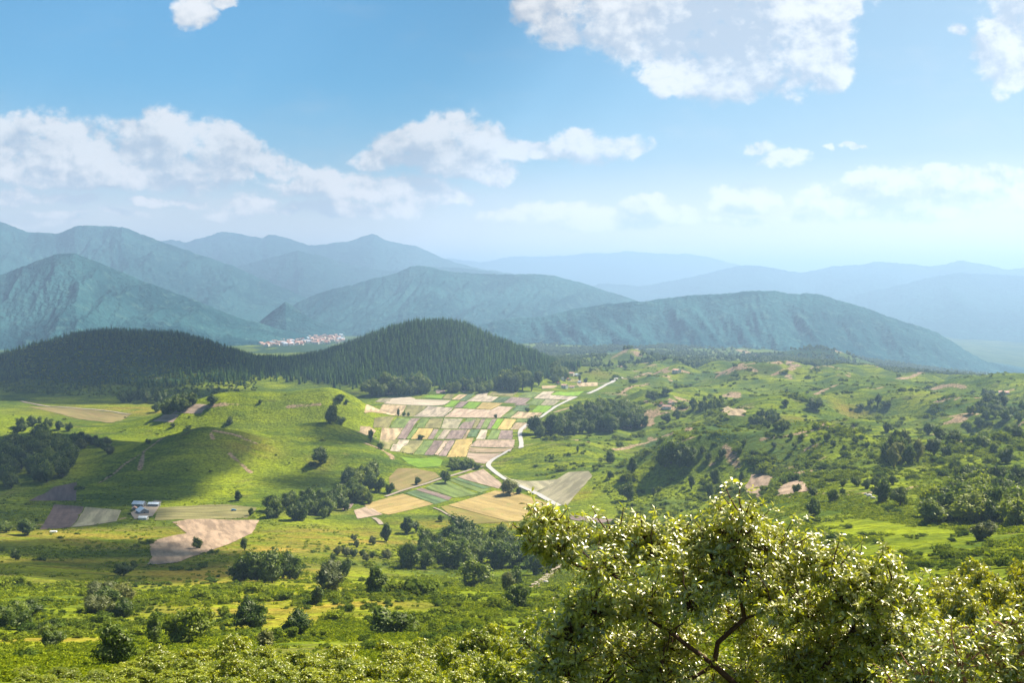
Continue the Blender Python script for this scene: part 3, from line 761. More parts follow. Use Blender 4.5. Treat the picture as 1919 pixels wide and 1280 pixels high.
def build_mountains():
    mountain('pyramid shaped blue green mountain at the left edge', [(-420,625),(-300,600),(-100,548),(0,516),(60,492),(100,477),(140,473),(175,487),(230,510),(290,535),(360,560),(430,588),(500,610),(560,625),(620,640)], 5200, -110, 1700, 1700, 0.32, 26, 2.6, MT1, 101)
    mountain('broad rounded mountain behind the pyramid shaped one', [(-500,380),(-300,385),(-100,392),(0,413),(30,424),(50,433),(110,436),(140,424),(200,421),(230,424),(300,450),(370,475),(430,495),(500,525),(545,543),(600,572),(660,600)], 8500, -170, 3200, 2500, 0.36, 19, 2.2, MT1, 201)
    mountain('jagged pale blue range on the skyline at left', [(200,500),(250,462),(320,447),(345,452),(385,443),(420,433),(450,437),(490,447),(505,440),(515,439),(545,447),(580,458),(620,454),(650,452),(690,440),(700,437),(720,447),(760,459),(780,461),(820,480),(850,490),(900,502),(960,512),(1020,530),(1080,545)], 14000, -250, 4500, 3000, 0.3, 14, 1.0, MT2, 301)
    mountain('lower blue ridge in front of the jagged range', [(380,540),(430,505),(500,485),(560,468),(600,480),(660,497),(740,507),(800,500),(860,501),(960,513),(1050,535),(1100,550)], 11500, -250, 3500, 2500, 0.3, 14, 1.0, MT2, 351)
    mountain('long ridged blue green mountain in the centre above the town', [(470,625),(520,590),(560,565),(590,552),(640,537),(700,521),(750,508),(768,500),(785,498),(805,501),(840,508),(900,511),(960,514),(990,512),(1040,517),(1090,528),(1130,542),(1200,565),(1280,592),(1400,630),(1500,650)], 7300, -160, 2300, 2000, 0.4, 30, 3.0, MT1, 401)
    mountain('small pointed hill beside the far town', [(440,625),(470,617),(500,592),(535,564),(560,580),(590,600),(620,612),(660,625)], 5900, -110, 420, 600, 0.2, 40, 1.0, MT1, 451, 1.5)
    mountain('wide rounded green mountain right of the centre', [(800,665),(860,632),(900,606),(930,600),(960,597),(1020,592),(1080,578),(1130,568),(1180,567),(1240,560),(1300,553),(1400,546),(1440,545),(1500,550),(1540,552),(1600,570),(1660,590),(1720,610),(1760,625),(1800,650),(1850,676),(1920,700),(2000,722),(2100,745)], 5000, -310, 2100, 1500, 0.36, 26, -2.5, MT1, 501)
    mountain('faintest far range fading into the horizon haze', [(700,500),(780,490),(850,484),(900,490),(960,478),(1000,480),(1080,476),(1170,471),(1230,473),(1290,476),(1340,484),(1400,500),(1480,520),(1550,530)], 23000, -320, 5000, 4000, 0.25, 12, 1.0, MT2, 601)
    mountain('long hazy blue range on the skyline at right', [(1080,545),(1130,530),(1200,537),(1290,520),(1340,508),(1390,497),(1430,500),(1500,511),(1560,499),(1620,496),(1640,490),(1680,492),(1740,497),(1760,497),(1800,487),(1840,494),(1890,505),(1919,502),(2050,490),(2200,500),(2350,520)], 15500, -320, 5500, 3500, 0.3, 13, -1.0, MT2, 701)
    mountain('nearer hazy shoulder below the right skyline range', [(1500,575),(1600,553),(1680,535),(1740,521),(1800,511),(1860,514),(1919,516),(2100,505),(2300,520)], 12500, -320, 4500, 2500, 0.3, 13, -1.0, MT2, 751)
# ================================================================== sun, sky, air
SUN_EL = math.radians(47); SUN_AZ = math.radians(48)      # azimuth to the right of the viewing direction
SUNV = Vector((math.sin(SUN_AZ) * math.cos(SUN_EL), math.cos(SUN_AZ) * math.cos(SUN_EL), math.sin(SUN_EL)))
def build_light():
    ld = bpy.data.lights.new('sun', 'SUN'); lo = bpy.data.objects.new('sun', ld); COL.objects.link(lo)
    ld.energy = 4.6; ld.angle = math.radians(0.53); ld.color = (1.0, 0.93, 0.80)
    lo.rotation_euler = SUNV.to_track_quat('Z', 'Y').to_euler()
    lo.location = (0, 0, 600)
    SC.view_settings.view_transform = 'Standard'; SC.view_settings.look = 'None'
    SC.view_settings.exposure = EXPO; SC.view_settings.gamma = 1.0; SC.view_settings.use_curve_mapping = False
    SC.render.film_transparent = False

EXPO = 1.57
# clouds: (px, row, half width, half height, weight) -- puffs at their directions in the sky
PUFFS = [
 # large cloud at the upper right
 (1080,20,95,62,0),(1160,45,60,45,0),(1010,15,42,40,0),(1260,20,150,75,.1),(1400,40,150,95,.15),(1340,110,120,60,.1),(1270,130,58,38,0),(1225,155,42,26,0),(1450,120,120,52,.1),(1520,90,72,75,.05),(1560,130,38,34,0),(1570,30,40,60,0),(1300,-60,330,70,.2),(1200,80,40,30,0),
 # corner cloud
 (1900,60,70,80,.1),(1860,70,40,42,0),(1905,125,40,36,0),(1930,-10,80,60,.1),(1785,48,20,11,-.1),
 # small one at the top
 (365,10,40,28,-.15),(350,28,22,20,-.15),(410,-8,30,14,-.2),
 # left bank
 (70,262,75,42,.05),(10,270,60,36,.05),(150,272,70,44,.1),(230,232,70,22,-.2),(320,250,58,44,.1),(390,268,60,34,.1),(440,292,55,30,.05),(250,292,120,40,.1),(70,310,120,34,.05),(150,328,150,22,-.05),(340,322,140,28,.0),(500,312,55,22,0),(540,320,40,14,-.1),
 (600,340,60,22,-.05),(660,345,80,24,-.05),(745,355,100,22,-.1),(560,350,60,18,-.1),(820,372,70,16,-.2),
 # middle cumulus
 (840,243,55,32,.1),(795,262,60,30,.1),(890,262,60,34,.1),(735,285,50,26,.05),(705,300,40,16,0),(960,284,80,22,.1),(1020,280,60,18,.1),(1080,268,42,24,.1),(1130,282,58,26,.1),(1170,290,30,16,0),(830,300,120,18,0),(870,320,90,18,-.05),(920,332,50,12,-.05),
 # low left wisps
 (60,365,90,14,-.12),(150,368,60,13,-.15),(20,372,50,10,-.15),(280,370,32,10,-.2),(345,372,35,9,-.2),(460,380,70,18,-.1),(540,390,60,13,-.15),(430,392,60,10,-.15),(640,385,110,18,-.18),(100,398,80,10,-.25),(230,398,50,8,-.25),(40,415,110,9,-.2),(730,390,110,14,-.25),
 # small pair at right
 (1425,276,34,13,0),(1470,300,44,18,0),(1600,281,32,5,-.2),(1548,284,18,4,-.3),
 # low right bank
 (1385,362,55,20,0),(1370,385,55,16,-.1),(1420,362,30,14,0),(1560,375,70,24,0),(1660,348,80,26,.05),(1740,340,90,24,.05),(1830,352,90,28,.05),(1910,368,70,30,.05),(1600,395,110,16,-.1),(1780,388,130,20,0),(1700,370,110,24,0),(1500,395,60,14,-.15),
 (1015,392,55,16,-.05),(1110,398,60,16,-.1),(1205,388,42,18,-.05),(1270,402,60,14,-.1),(950,402,60,11,-.15),(1130,412,160,12,-.15),(1330,415,130,10,-.25),
]
GREYS = [(1330,45,125,70,.85),(1290,10,120,40,.5),(1430,145,130,22,.6),(1520,70,40,42,.3),(1430,25,50,60,.25),(60,278,60,16,.55),(250,300,60,16,.3),(120,330,70,9,.5),(340,335,60,10,.4),(830,290,60,10,.5),(760,300,40,8,.4),(1385,392,28,14,.45),(1690,385,90,14,.35),(1320,405,40,8,.35),(390,345,80,10,.3),(700,355,80,8,.25),(1010,404,30,8,.3)]

def build_sky():
    w = bpy.data.worlds.new('World'); SC.world = w; w.use_nodes = True
    nt = NT(w.node_tree); nt.n.clear()
    out = nt.new('ShaderNodeOutputWorld'); bg = nt.new('ShaderNodeBackground')
    nt.l.new(bg.outputs[0], out.inputs[0])
    sky = nt.new('ShaderNodeTexSky', sky_type='NISHITA')
    sky.sun_disc = False; sky.sun_elevation = SUN_EL; sky.sun_rotation = SUN_AZ
    sky.altitude = 600; sky.air_density = 1.0; sky.dust_density = 1.6; sky.ozone_density = 1.6
    d = nt.new('ShaderNodeTexCoord').outputs['Generated']
    sep = nt.new('ShaderNodeSeparateXYZ'); nt.put(sep.inputs[0], d)
    y = nt.math('MAXIMUM', sep.outputs[1], 0.05)
    uu = nt.math('DIVIDE', sep.outputs[0], y); vv = nt.math('DIVIDE', sep.outputs[2], y)
    cmb = nt.new('ShaderNodeCombineXYZ'); nt.put(cmb.inputs[0], uu); nt.put(cmb.inputs[1], vv)
    P0 = cmb.outputs[0]
    def field(P):
        """signed cloud depth at a direction"""
        wv = nt.vmath('SUBTRACT', nt.noise(P, 9, 3, 0.55, 0, 1), (0.5, 0.5, 0.5))
        Pw = nt.vmath('ADD', P, nt.vmath('MULTIPLY', wv, (0.055, 0.04, 0)))
        wv2 = nt.vmath('SUBTRACT', nt.noise(P, 34, 3, 0.55, 0, 1), (0.5, 0.5, 0.5))
        Pw = nt.vmath('ADD', Pw, nt.vmath('MULTIPLY', wv2, (0.018, 0.014, 0)))
        wv3 = nt.vmath('SUBTRACT', nt.noise(P, 95, 4, 0.6, 0, 1), (0.5, 0.5, 0.5))
        Pw = nt.vmath('ADD', Pw, nt.vmath('MULTIPLY', wv3, (0.008, 0.006, 0)))
        acc = None
        for (px, row, rx, ry, wt) in PUFFS:
            u, v = ray(px, row)
            q = nt.vmath('MULTIPLY', nt.vmath('SUBTRACT', Pw, (u, v, 0)), (F / (rx * 1.2), F / (ry * 1.25), 0))
            ln = nt.vmath('DOT_PRODUCT', q, q, 1)
            ln = nt.math('SUBTRACT', ln, wt)
            acc = ln if acc is None else nt.math('SMOOTH_MIN', acc, ln, 0.35)
        return nt.math('SUBTRACT', 1.0, acc)
    A = field(P0)
    A2 = field(nt.vmath('ADD', P0, (0.010, 0.020, 0)))
    Pn = nt.vmath('MULTIPLY', P0, (1.0, 1.2, 0))
    Po = nt.vmath('ADD', Pn, (0.009, 0.015, 0)); Pq = nt.vmath('ADD', Pn, (0.0035, 0.006, 0))
    f1 = nt.noise(Pn, 24, 9, 0.6, 0.25); f2 = nt.noise(Po, 24, 9, 0.6, 0.25)
    g1 = nt.noise(Pn, 13, 4, 0.5, 0.2); g2 = nt.noise(nt.vmath('ADD', Pn, (0.018, 0.032, 0)), 13, 4, 0.5, 0.2)
    f3 = nt.noise(Pn, 80, 7, 0.62, 0.2); f4 = nt.noise(Pq, 80, 7, 0.62, 0.2)
    fw = nt.noise(nt.vmath('MULTIPLY', P0, (1, 2.6, 0)), 8, 6, 0.6)
    Ac = nt.math('MINIMUM', A, 0.75)
    dens = nt.math('ADD', Ac, nt.math('ADD', nt.math('MULTIPLY_ADD', f1, 2.4, -1.2), nt.math('MULTIPLY_ADD', f3, 1.3, -0.65)))
    alpha = nt.ramp(dens, -0.12, 0.62)
    front = nt.ramp(sep.outputs[1], 0.1, 0.3)
    alpha = nt.math('MULTIPLY', alpha, front)
    # billows facing the sun are bright, their lee and the thick bases greyer
    em = nt.math('ADD', nt.math('MULTIPLY', nt.math('SUBTRACT', f1, f2), 3.2), nt.math('MULTIPLY', nt.math('SUBTRACT', g1, g2), 2.6))
    em = nt.math('ADD', em, nt.math('MULTIPLY', nt.math('SUBTRACT', f3, f4), 0.9))
    em = nt.math('ADD', em, nt.math('MULTIPLY', nt.math('MINIMUM', nt.math('MAXIMUM', nt.math('SUBTRACT', A, A2), -0.9), 0.9), 0.55))
    lit = nt.ramp(em, -0.75, 0.85)
    gacc = None
    for (px, row, rx, ry, a) in GREYS:
        u, v = ray(px, row)
        q = nt.vmath('MULTIPLY', nt.vmath('SUBTRACT', nt.vmath('ADD', P0, nt.vmath('MULTIPLY', nt.vmath('SUBTRACT', nt.noise(P0, 14, 4, 0.6, 0, 1), (0.5, 0.5, 0.5)), (0.06, 0.03, 0))), (u, v, 0)), (F / (rx * 1.3), F / (ry * 1.3), 0)) if gacc is None else nt.vmath('MULTIPLY', nt.vmath('SUBTRACT', gP, (u, v, 0)), (F / (rx * 1.3), F / (ry * 1.3), 0))
        if gacc is None: gP = q.node.inputs[0].links[0].from_node.inputs[0].links[0].from_socket
        g = nt.math('MULTIPLY', nt.ramp(nt.vmath('DOT_PRODUCT', q, q, 1), 0.0, 1.0, 1.0, 0.0), a)
        gacc = g if gacc is None else nt.math('MAXIMUM', gacc, g)
    lit = nt.math('SUBTRACT', lit, nt.math('MULTIPLY', gacc, 0.40))
    lit = nt.math('MINIMUM', nt.math('MAXIMUM', lit, 0.0), 1.0)
    ccol = nt.mix(nt.ramp(lit, 0.0, 0.55, 0, 1, False), CL_SHADE, nt.mix(nt.ramp(lit, 0.45, 1.0), CL_MID, CL_LIT))
    lowc = nt.new('ShaderNodeCombineColor'); [nt.put(lowc.inputs[k], nt.ramp(sep.outputs[2], 0.02, 0.14, m, 1.0)) for k, m in enumerate((1.7, 1.5, 1.35))]
    ccol = nt.mix(1.0, ccol, lowc.outputs[0], 'MULTIPLY')
    sk = nt.mix(1.0, sky.outputs[0], nt.mix(nt.ramp(uu, -0.5, 0.5), SKY_TINT, (0.28, 0.47, 0.52)), 'MULTIPLY')
    # thin veil towards the horizon and around the sun side
    veil = nt.math('MULTIPLY', nt.ramp(sep.outputs[2], 0.0, 0.20, 1.0, 0.0), 0.82)
    veil = nt.math('ADD', veil, nt.math('MULTIPLY', nt.ramp(uu, -0.15, 0.6), 0.22))
    veil = nt.math('ADD', veil, nt.math('MULTIPLY', nt.ramp(fw, 0.5, 0.8), 0.16), clamp=True)
    sk = nt.mix(veil, sk, nt.mix(nt.ramp(sep.outputs[2], 0.0, 0.12, 0.0, 1.0, False), tuple(v * k for v, k in zip(VEIL, (3.4, 2.6, 2.1))), VEIL))
    fin = nt.mix(nt.math('MULTIPLY', alpha, nt.ramp(sep.outputs[2], 0.0, 0.08, 0.6, 0.97)), sk, ccol)
    nt.put(bg.inputs[0], fin)
    bg.inputs[1].default_value = SKY_S
    w.cycles.sampling_method = 'MANUAL'; w.cycles.sample_map_resolution = 1024

SKY_S = 0.055
CL_LIT = (6.0, 5.85, 5.8); CL_MID = (4.9, 4.9, 5.0); CL_SHADE = (3.0, 3.35, 3.95); VEIL = (4.4, 4.3, 4.3); SKY_TINT = (0.14, 0.62, 0.80)
HAZE_D = 1.12e-4; HAZE_C = (0.40, 0.60, 0.86)
HAZE_TOP = 985
def build_haze():
    m = bpy.data.materials.new('valley_air'); m.use_nodes = True
    nt = NT(m.node_tree); nt.n.clear()
    out = nt.new('ShaderNodeOutputMaterial'); v = nt.new('ShaderNodeVolumePrincipled')
    v.inputs['Density'].default_value = HAZE_D; v.inputs['Color'].default_value = (*HAZE_C, 1); v.inputs['Anisotropy'].default_value = 0.3
    nt.l.new(v.outputs[0], out.inputs['Volume'])
    m.cycles.homogeneous_volume = True
    b = MB(); b.box(-80000, 80000, -4000, 48500, -345, HAZE_TOP)
    o = link('haze', b.mesh('haze'), m)
    tag(o, 'pale blue air filling the whole valley out to the horizon', 'haze', None, 'stuff')

def build_shade_clouds():
    """two more cumulus, above the frame, whose shadows lie on the forest hill and the left fields"""
    m, nt, out = material('cloud_white')
    d = nt.new('ShaderNodeBsdfDiffuse'); d.inputs[0].default_value = (0.9, 0.9, 0.92, 1)
    t = nt.new('ShaderNodeBsdfTransparent')
    mx = nt.new('ShaderNodeMixShader'); mx.inputs[0].default_value = CLOUD_THIN
    nt.l.new(d.outputs[0], mx.inputs[1]); nt.l.new(t.outputs[0], mx.inputs[2]); nt.l.new(mx.outputs[0], out.inputs[0])
    h = 1900.0
    sh = np.array([SUNV.x, SUNV.y]) / SUNV.z * h
    for lab, blobs in SHADE:
        V = []; Fq = []; nb = 0
        for (px, d, rx, ry) in blobs:
            gx = (px - 959.5) / F * d; gy = d
            nu, nv = 40, 20
            th = np.linspace(0, 2 * np.pi, nu, endpoint=False); ph = np.linspace(0.02, np.pi - 0.02, nv)
            T, Pp = np.meshgrid(th, ph)
            dx = np.cos(T) * np.sin(Pp); dy = np.sin(T) * np.sin(Pp); dz = np.cos(Pp)
            r = 1 + 0.55 * fbm(dx * 3 + px, dy * 3 + dz * 2 + d, 4, 71)
            hz = 0.45 * min(rx, ry)
            vv = np.stack([gx + sh[0] + dx * r * rx, gy + sh[1] + dy * r * ry, h + np.where(dz > 0, dz * hz, dz * hz * 0.3) * r], -1).reshape(-1, 3)
            i = (np.arange(nv - 1)[:, None] * nu + np.arange(nu)[None]); j = (np.arange(nv - 1)[:, None] * nu + (np.arange(nu)[None] + 1) % nu)
            Fq.append(np.stack([i, j, j + nu, i + nu], -1).reshape(-1, 4) + nb); V.append(vv); nb += len(vv)
        o = link('cloud', mesh_np('cloud', np.vstack(V), np.vstack(Fq), True), m)
        tag(o, lab, 'cloud', None, 'structure')
CLOUD_THIN = 0.45
# blobs whose shadow should fall at (photo column, distance), radii in metres
SHADE = [('ragged white cumulus high above the conifer hill', [(330, 2080, 300, 200), (60, 1950, 330, 200), (-150, 1800, 300, 250), (200, 1700, 190, 90), (480, 1720, 160, 60)]),
         ('ragged white cumulus high above the left fields', [(60, 1120, 100, 80), (30, 1000, 130, 110), (210, 900, 70, 60), (-40, 800, 120, 100), (80, 620, 75, 60), (150, 560, 70, 60), (230, 1140, 90, 60), (292, 985, 70, 62), (240, 900, 60, 40), (20, 480, 80, 70),(600, 1090, 45, 40), (560, 950, 40, 25)])]
# ================================================================== foliage meshes
def rnd_unit(n, rng):
    v = rng.normal(size=(n, 3)); return v / (np.linalg.norm(v, axis=1)[:, None] + 1e-9)

def cards(C, N, size, rng, aspect=1.0, shape='quad'):
    """leaf-clump faces at centres C with facing N; returns V, F(4)"""
    n = len(C)
    t = np.cross(N, rnd_unit(n, rng)); t /= np.linalg.norm(t, axis=1)[:, None] + 1e-9
    b = np.cross(N, t)
    s = np.asarray(size).reshape(-1, 1) * np.ones((n, 1))
    if shape == 'quad':
        k = rng.uniform(0.7, 1.15, (n, 4))
        P = [C + s * 0.5 * (-t) * k[:, :1], C + s * 0.5 * aspect * b * k[:, 1:2], C + s * 0.5 * t * k[:, 2:3] + 0.12 * s * N, C - s * 0.5 * aspect * b * k[:, 3:4]]
    V = np.stack(P, 1).reshape(-1, 3)
    return V, np.arange(n * 4).reshape(n, 4)

def lobes_in(rng, n, shape):
    out = []
    for k in range(n):
        while True:
            p = rng.uniform(-1, 1, 3)
            if np.linalg.norm(p) < 1: break
        out.append(p)
    return np.array(out)

def ico(r, c, rng, jit=0.15):
    """small rough ball"""
    nu, nv = 8, 5
    V = [c + np.array([0, 0, r])]
    for i in range(1, nv):
        for k in range(nu):
            a = 2 * math.pi * k / nu + 0.4 * i; p = math.pi * i / nv
            V.append(c + r * (1 + rng.uniform(-jit, jit)) * np.array([math.cos(a) * math.sin(p), math.sin(a) * math.sin(p), math.cos(p)]))
    V.append(c - np.array([0, 0, r]))
    Fq = []
    for k in range(nu): Fq.append((0, 1 + k, 1 + (k + 1) % nu, 0))
    for i in range(nv - 2):
        for k in range(nu):
            a = 1 + i * nu + k; b = 1 + i * nu + (k + 1) % nu
            Fq.append((a, a + nu, b + nu, b))
    e = len(V) - 1; o = 1 + (nv - 2) * nu
    for k in range(nu): Fq.append((o + k, e, o + (k + 1) % nu, e))
    return np.array(V), Fq

def crown_mesh(name, seed, w, h, z0, nl, ncard, csize, mat, lumpy=0.42, cone=0.0, core=True):
    """crown w wide, h tall starting at z0: many leaf clumps over uneven lobes"""
    rng = np.random.default_rng(seed)
    L = lobes_in(rng, nl, 0)
    L[:, 2] = np.sort(L[:, 2])
    prof = 1 - cone * (L[:, 2] + 1) / 2
    r = lumpy * rng.uniform(0.45, 1.2, nl) * np.sqrt(prof)
    c = L * (1 - lumpy * 0.6); c[:, :2] *= prof[:, None]
    sc = np.array([w / 2, w / 2, h / 2])
    # always one central lobe
    c[0] = (0, 0, -0.1); r[0] = 0.62 * (1 - 0.3 * cone)
    area = r ** 2; cnt = np.maximum((ncard * area / area.sum()).astype(int), 6)
    Cs = []; Ns = []; Ts = []
    for k in range(nl):
        d = rnd_unit(cnt[k], rng)
        rr = r[k] * np.where(rng.uniform(size=(cnt[k], 1)) < 0.16, rng.uniform(1.05, 1.38, (cnt[k], 1)), rng.uniform(0.8, 1.08, (cnt[k], 1)))
        P = c[k] + d * rr
        # drop clumps deep inside other lobes
        keep = np.ones(len(P), bool)
        for j in range(nl):
            if j != k: keep &= np.linalg.norm(P - c[j], axis=1) > r[j] * 0.72
        keep &= P[:, 2] > -0.98
        P = P[keep]; d = d[keep]
        Cs.append(P * sc + (0, 0, z0 + h / 2)); nn = d + 0.75 * rnd_unit(len(d), rng); nn[:, 2] += 0.25
        Ns.append(nn / np.linalg.norm(nn, axis=1)[:, None])
        Ts.append(np.clip(rng.uniform(0.15, 0.85) + rng.normal(0, 0.22, len(P)), 0, 1))
    Cs = np.vstack(Cs); Ns = np.vstack(Ns); Ts = np.concatenate(Ts)
    V, Fq = cards(Cs, Ns, csize * rng.uniform(0.6, 1.3, len(Cs)), rng)
    V = list(V); faces = Fq.tolist(); tint = Ts.tolist()
    if core:
        for k in range(nl):
            v, f = ico(r[k] * (0.80 if core is True else core), c[k], rng)
            b = len(V); V += list(v * sc + (0, 0, z0 + h / 2))
            f = [[b + i for i in dict.fromkeys(q)] for q in f]
            faces += f; tint += [0.25] * len(f)
    V = np.array(V)
    # no crown is a ball: lean, bulge and pinch it, and narrow it towards the stem
    q = (V - (0, 0, z0 + h / 2)) / sc; d = q / (np.linalg.norm(q, axis=1)[:, None] + 1e-6); ph = rng.uniform(0, 6.28, 5)
    k = 1 + 0.20 * np.sin(3.1 * d[:, 0] + ph[0]) * np.sin(2.7 * d[:, 1] + ph[1]) + 0.15 * np.sin(4.6 * d[:, 2] + ph[2] + 2.2 * d[:, 0]) + 0.10 * np.sin(7 * d[:, 0] + ph[3]) * np.sin(6 * d[:, 1] + 5 * d[:, 2] + ph[4])
    q = q * k[:, None]
    q[:, :2] *= (0.70 + 0.36 * sst(-1.0, -0.1, q[:, 2]))[:, None]
    q[:, 0] += 0.12 * math.cos(ph[0]) * (q[:, 2] + 1); q[:, 1] += 0.12 * math.sin(ph[0]) * (q[:, 2] + 1)
    q[:, 2] = np.maximum(q[:, 2], -1.04)
    V = q * sc + (0, 0, z0 + h / 2)
    me = mesh_np(name, V, faces, False, {'tint': tint})
    me.materials.append(mat)
    return me

def trunk_mesh(name, seed, h, r, spread, mat, nlimb=5):
    rng = np.random.default_rng(seed)
    V, Q = tube([(0, 0, -0.6), (0.03 * h * rng.normal() * .3, 0, h * 0.35), (0.1 * rng.normal(), 0.1 * rng.normal(), h * 0.7)], [r * 1.3, r, r * 0.6], 8)
    Vs = [V]; Qs = [Q]; b = len(V)
    for k in range(nlimb):
        a = 2 * math.pi * k / nlimb + rng.uniform(0, 1); z0 = h * rng.uniform(0.3, 0.6)
        p = [(0, 0, z0), (0.45 * spread * math.cos(a), 0.45 * spread * math.sin(a), z0 + h * 0.18), (spread * math.cos(a), spread * math.sin(a), z0 + h * 0.42)]
        V, Q = tube(p, [r * 0.5, r * 0.33, r * 0.12], 5)
        Vs.append(V); Qs.append(Q + b); b += len(V)
    me = mesh_np(name, np.vstack(Vs), np.vstack(Qs), True); me.materials.append(mat)
    return me

def conifer_mesh(name, seed, h, w, mats, tiers=13, per=9):
    """spruce: drooping tapered boughs round a stem, stem and boughs in one mesh"""
    rng = np.random.default_rng(seed)
    V, Q = tube([(0, 0, -0.8), (0, 0, h * 0.5), (0, 0, h)], [w * 0.05, w * 0.035, 0.02], 5)
    Vs = [V]; faces = Q.tolist(); mi = [1] * len(Q); tint = [0.5] * len(Q); b = len(V)
    for t in range(tiers):
        f = t / (tiers - 1)
        z = h * (0.10 + 0.87 * f); rad = w / 2 * (1 - f) ** 0.62 * rng.uniform(0.8, 1.15) + 0.12
        n = max(4, int(per * (1 - 0.5 * f)))
        for k in range(n):
            a = 2 * math.pi * (k + rng.uniform(-.3, .3)) / n + t * 0.7
            ca, sa = math.cos(a), math.sin(a); rr = rad * rng.uniform(0.75, 1.15); wd = rr * 0.42 + 0.15
            dz = -0.32 * rr + rng.uniform(-.2, .2)
            P = np.array([(0, 0, z + 0.25 * rr), (0.6 * rr * ca - wd * sa, 0.6 * rr * sa + wd * ca, z + dz * 0.5 - 0.1 * rr), (rr * ca, rr * sa, z + dz), (0.6 * rr * ca + wd * sa, 0.6 * rr * sa - wd * ca, z + dz * 0.5 - 0.1 * rr)])
            Vs.append(P); faces.append([b, b + 1, b + 2, b + 3]); mi.append(0); tint.append(float(np.clip(rng.normal(0.45, 0.25), 0, 1))); b += 4
    me = mesh_np(name, np.vstack(Vs), faces, False, {'tint': tint}, mi)
    for m in mats: me.materials.append(m)
    return me

def make_foliage_materials():
    global LM, BARK, BARKRED
    LM = {
        'dark': leafmat('dark_broad_leaves', (0.036, 0.064, 0.008), (0.125, 0.170, 0.018), (1.4, 1.5, 0.6), 0.30, 0.02, 0.5),
        'mid': leafmat('green_broad_leaves', (0.055, 0.090, 0.008), (0.175, 0.220, 0.018), (1.6, 1.6, 0.5), 0.35, 0.02, 0.5),
        'olive': leafmat('dusty_olive_leaves', (0.095, 0.110, 0.030), (0.180, 0.190, 0.050), (1.5, 1.5, 0.6), 0.35, 0.02, 0.5),
        'lime': leafmat('lime_green_leaves', (0.110, 0.150, 0.012), (0.230, 0.270, 0.020), (1.7, 1.6, 0.4), 0.42, 0.02, 0.5),
        'conifer': leafmat('spruce_needles', (0.026, 0.068, 0.020), (0.100, 0.165, 0.036), (1.2, 1.3, 0.7), 0.15, 0.0, 0.5, 0.5),
        'bush': leafmat('scrub_leaves', (0.080, 0.115, 0.012), (0.200, 0.240, 0.028), (1.5, 1.5, 0.5), 0.32, 0.0, 0.5, 0.4),
        'bracken': leafmat('bracken_fronds', (0.105, 0.140, 0.010), (0.270, 0.310, 0.016), (1.5, 1.5, 0.4), 0.35, 0.0, 0.5, 0.32),
        'oak': leafmat('glossy_oak_leaves', (0.080, 0.110, 0.006), (0.480, 0.470, 0.055), (1.6, 1.6, 0.4), 0.44, 0.14, 0.38, 0.1),
        'shrub': leafmat('yellow_green_shrub_leaves', (0.085, 0.125, 0.006), (0.360, 0.390, 0.020), (1.7, 1.55, 0.35), 0.40, 0.05, 0.42, 0.16),
        'oakfar': leafmat('olive_oak_scrub_leaves', (0.120, 0.140, 0.008), (0.360, 0.360, 0.034), (1.6, 1.5, 0.4), 0.44, 0.09, 0.35, 0.14),
    }
    BARK = surf('grey_brown_bark', (0.11, 0.085, 0.065), 0.95, 0.1)
    BARKRED = surf('reddish_oak_bark', (0.085, 0.042, 0.030), 0.9, 0.2)

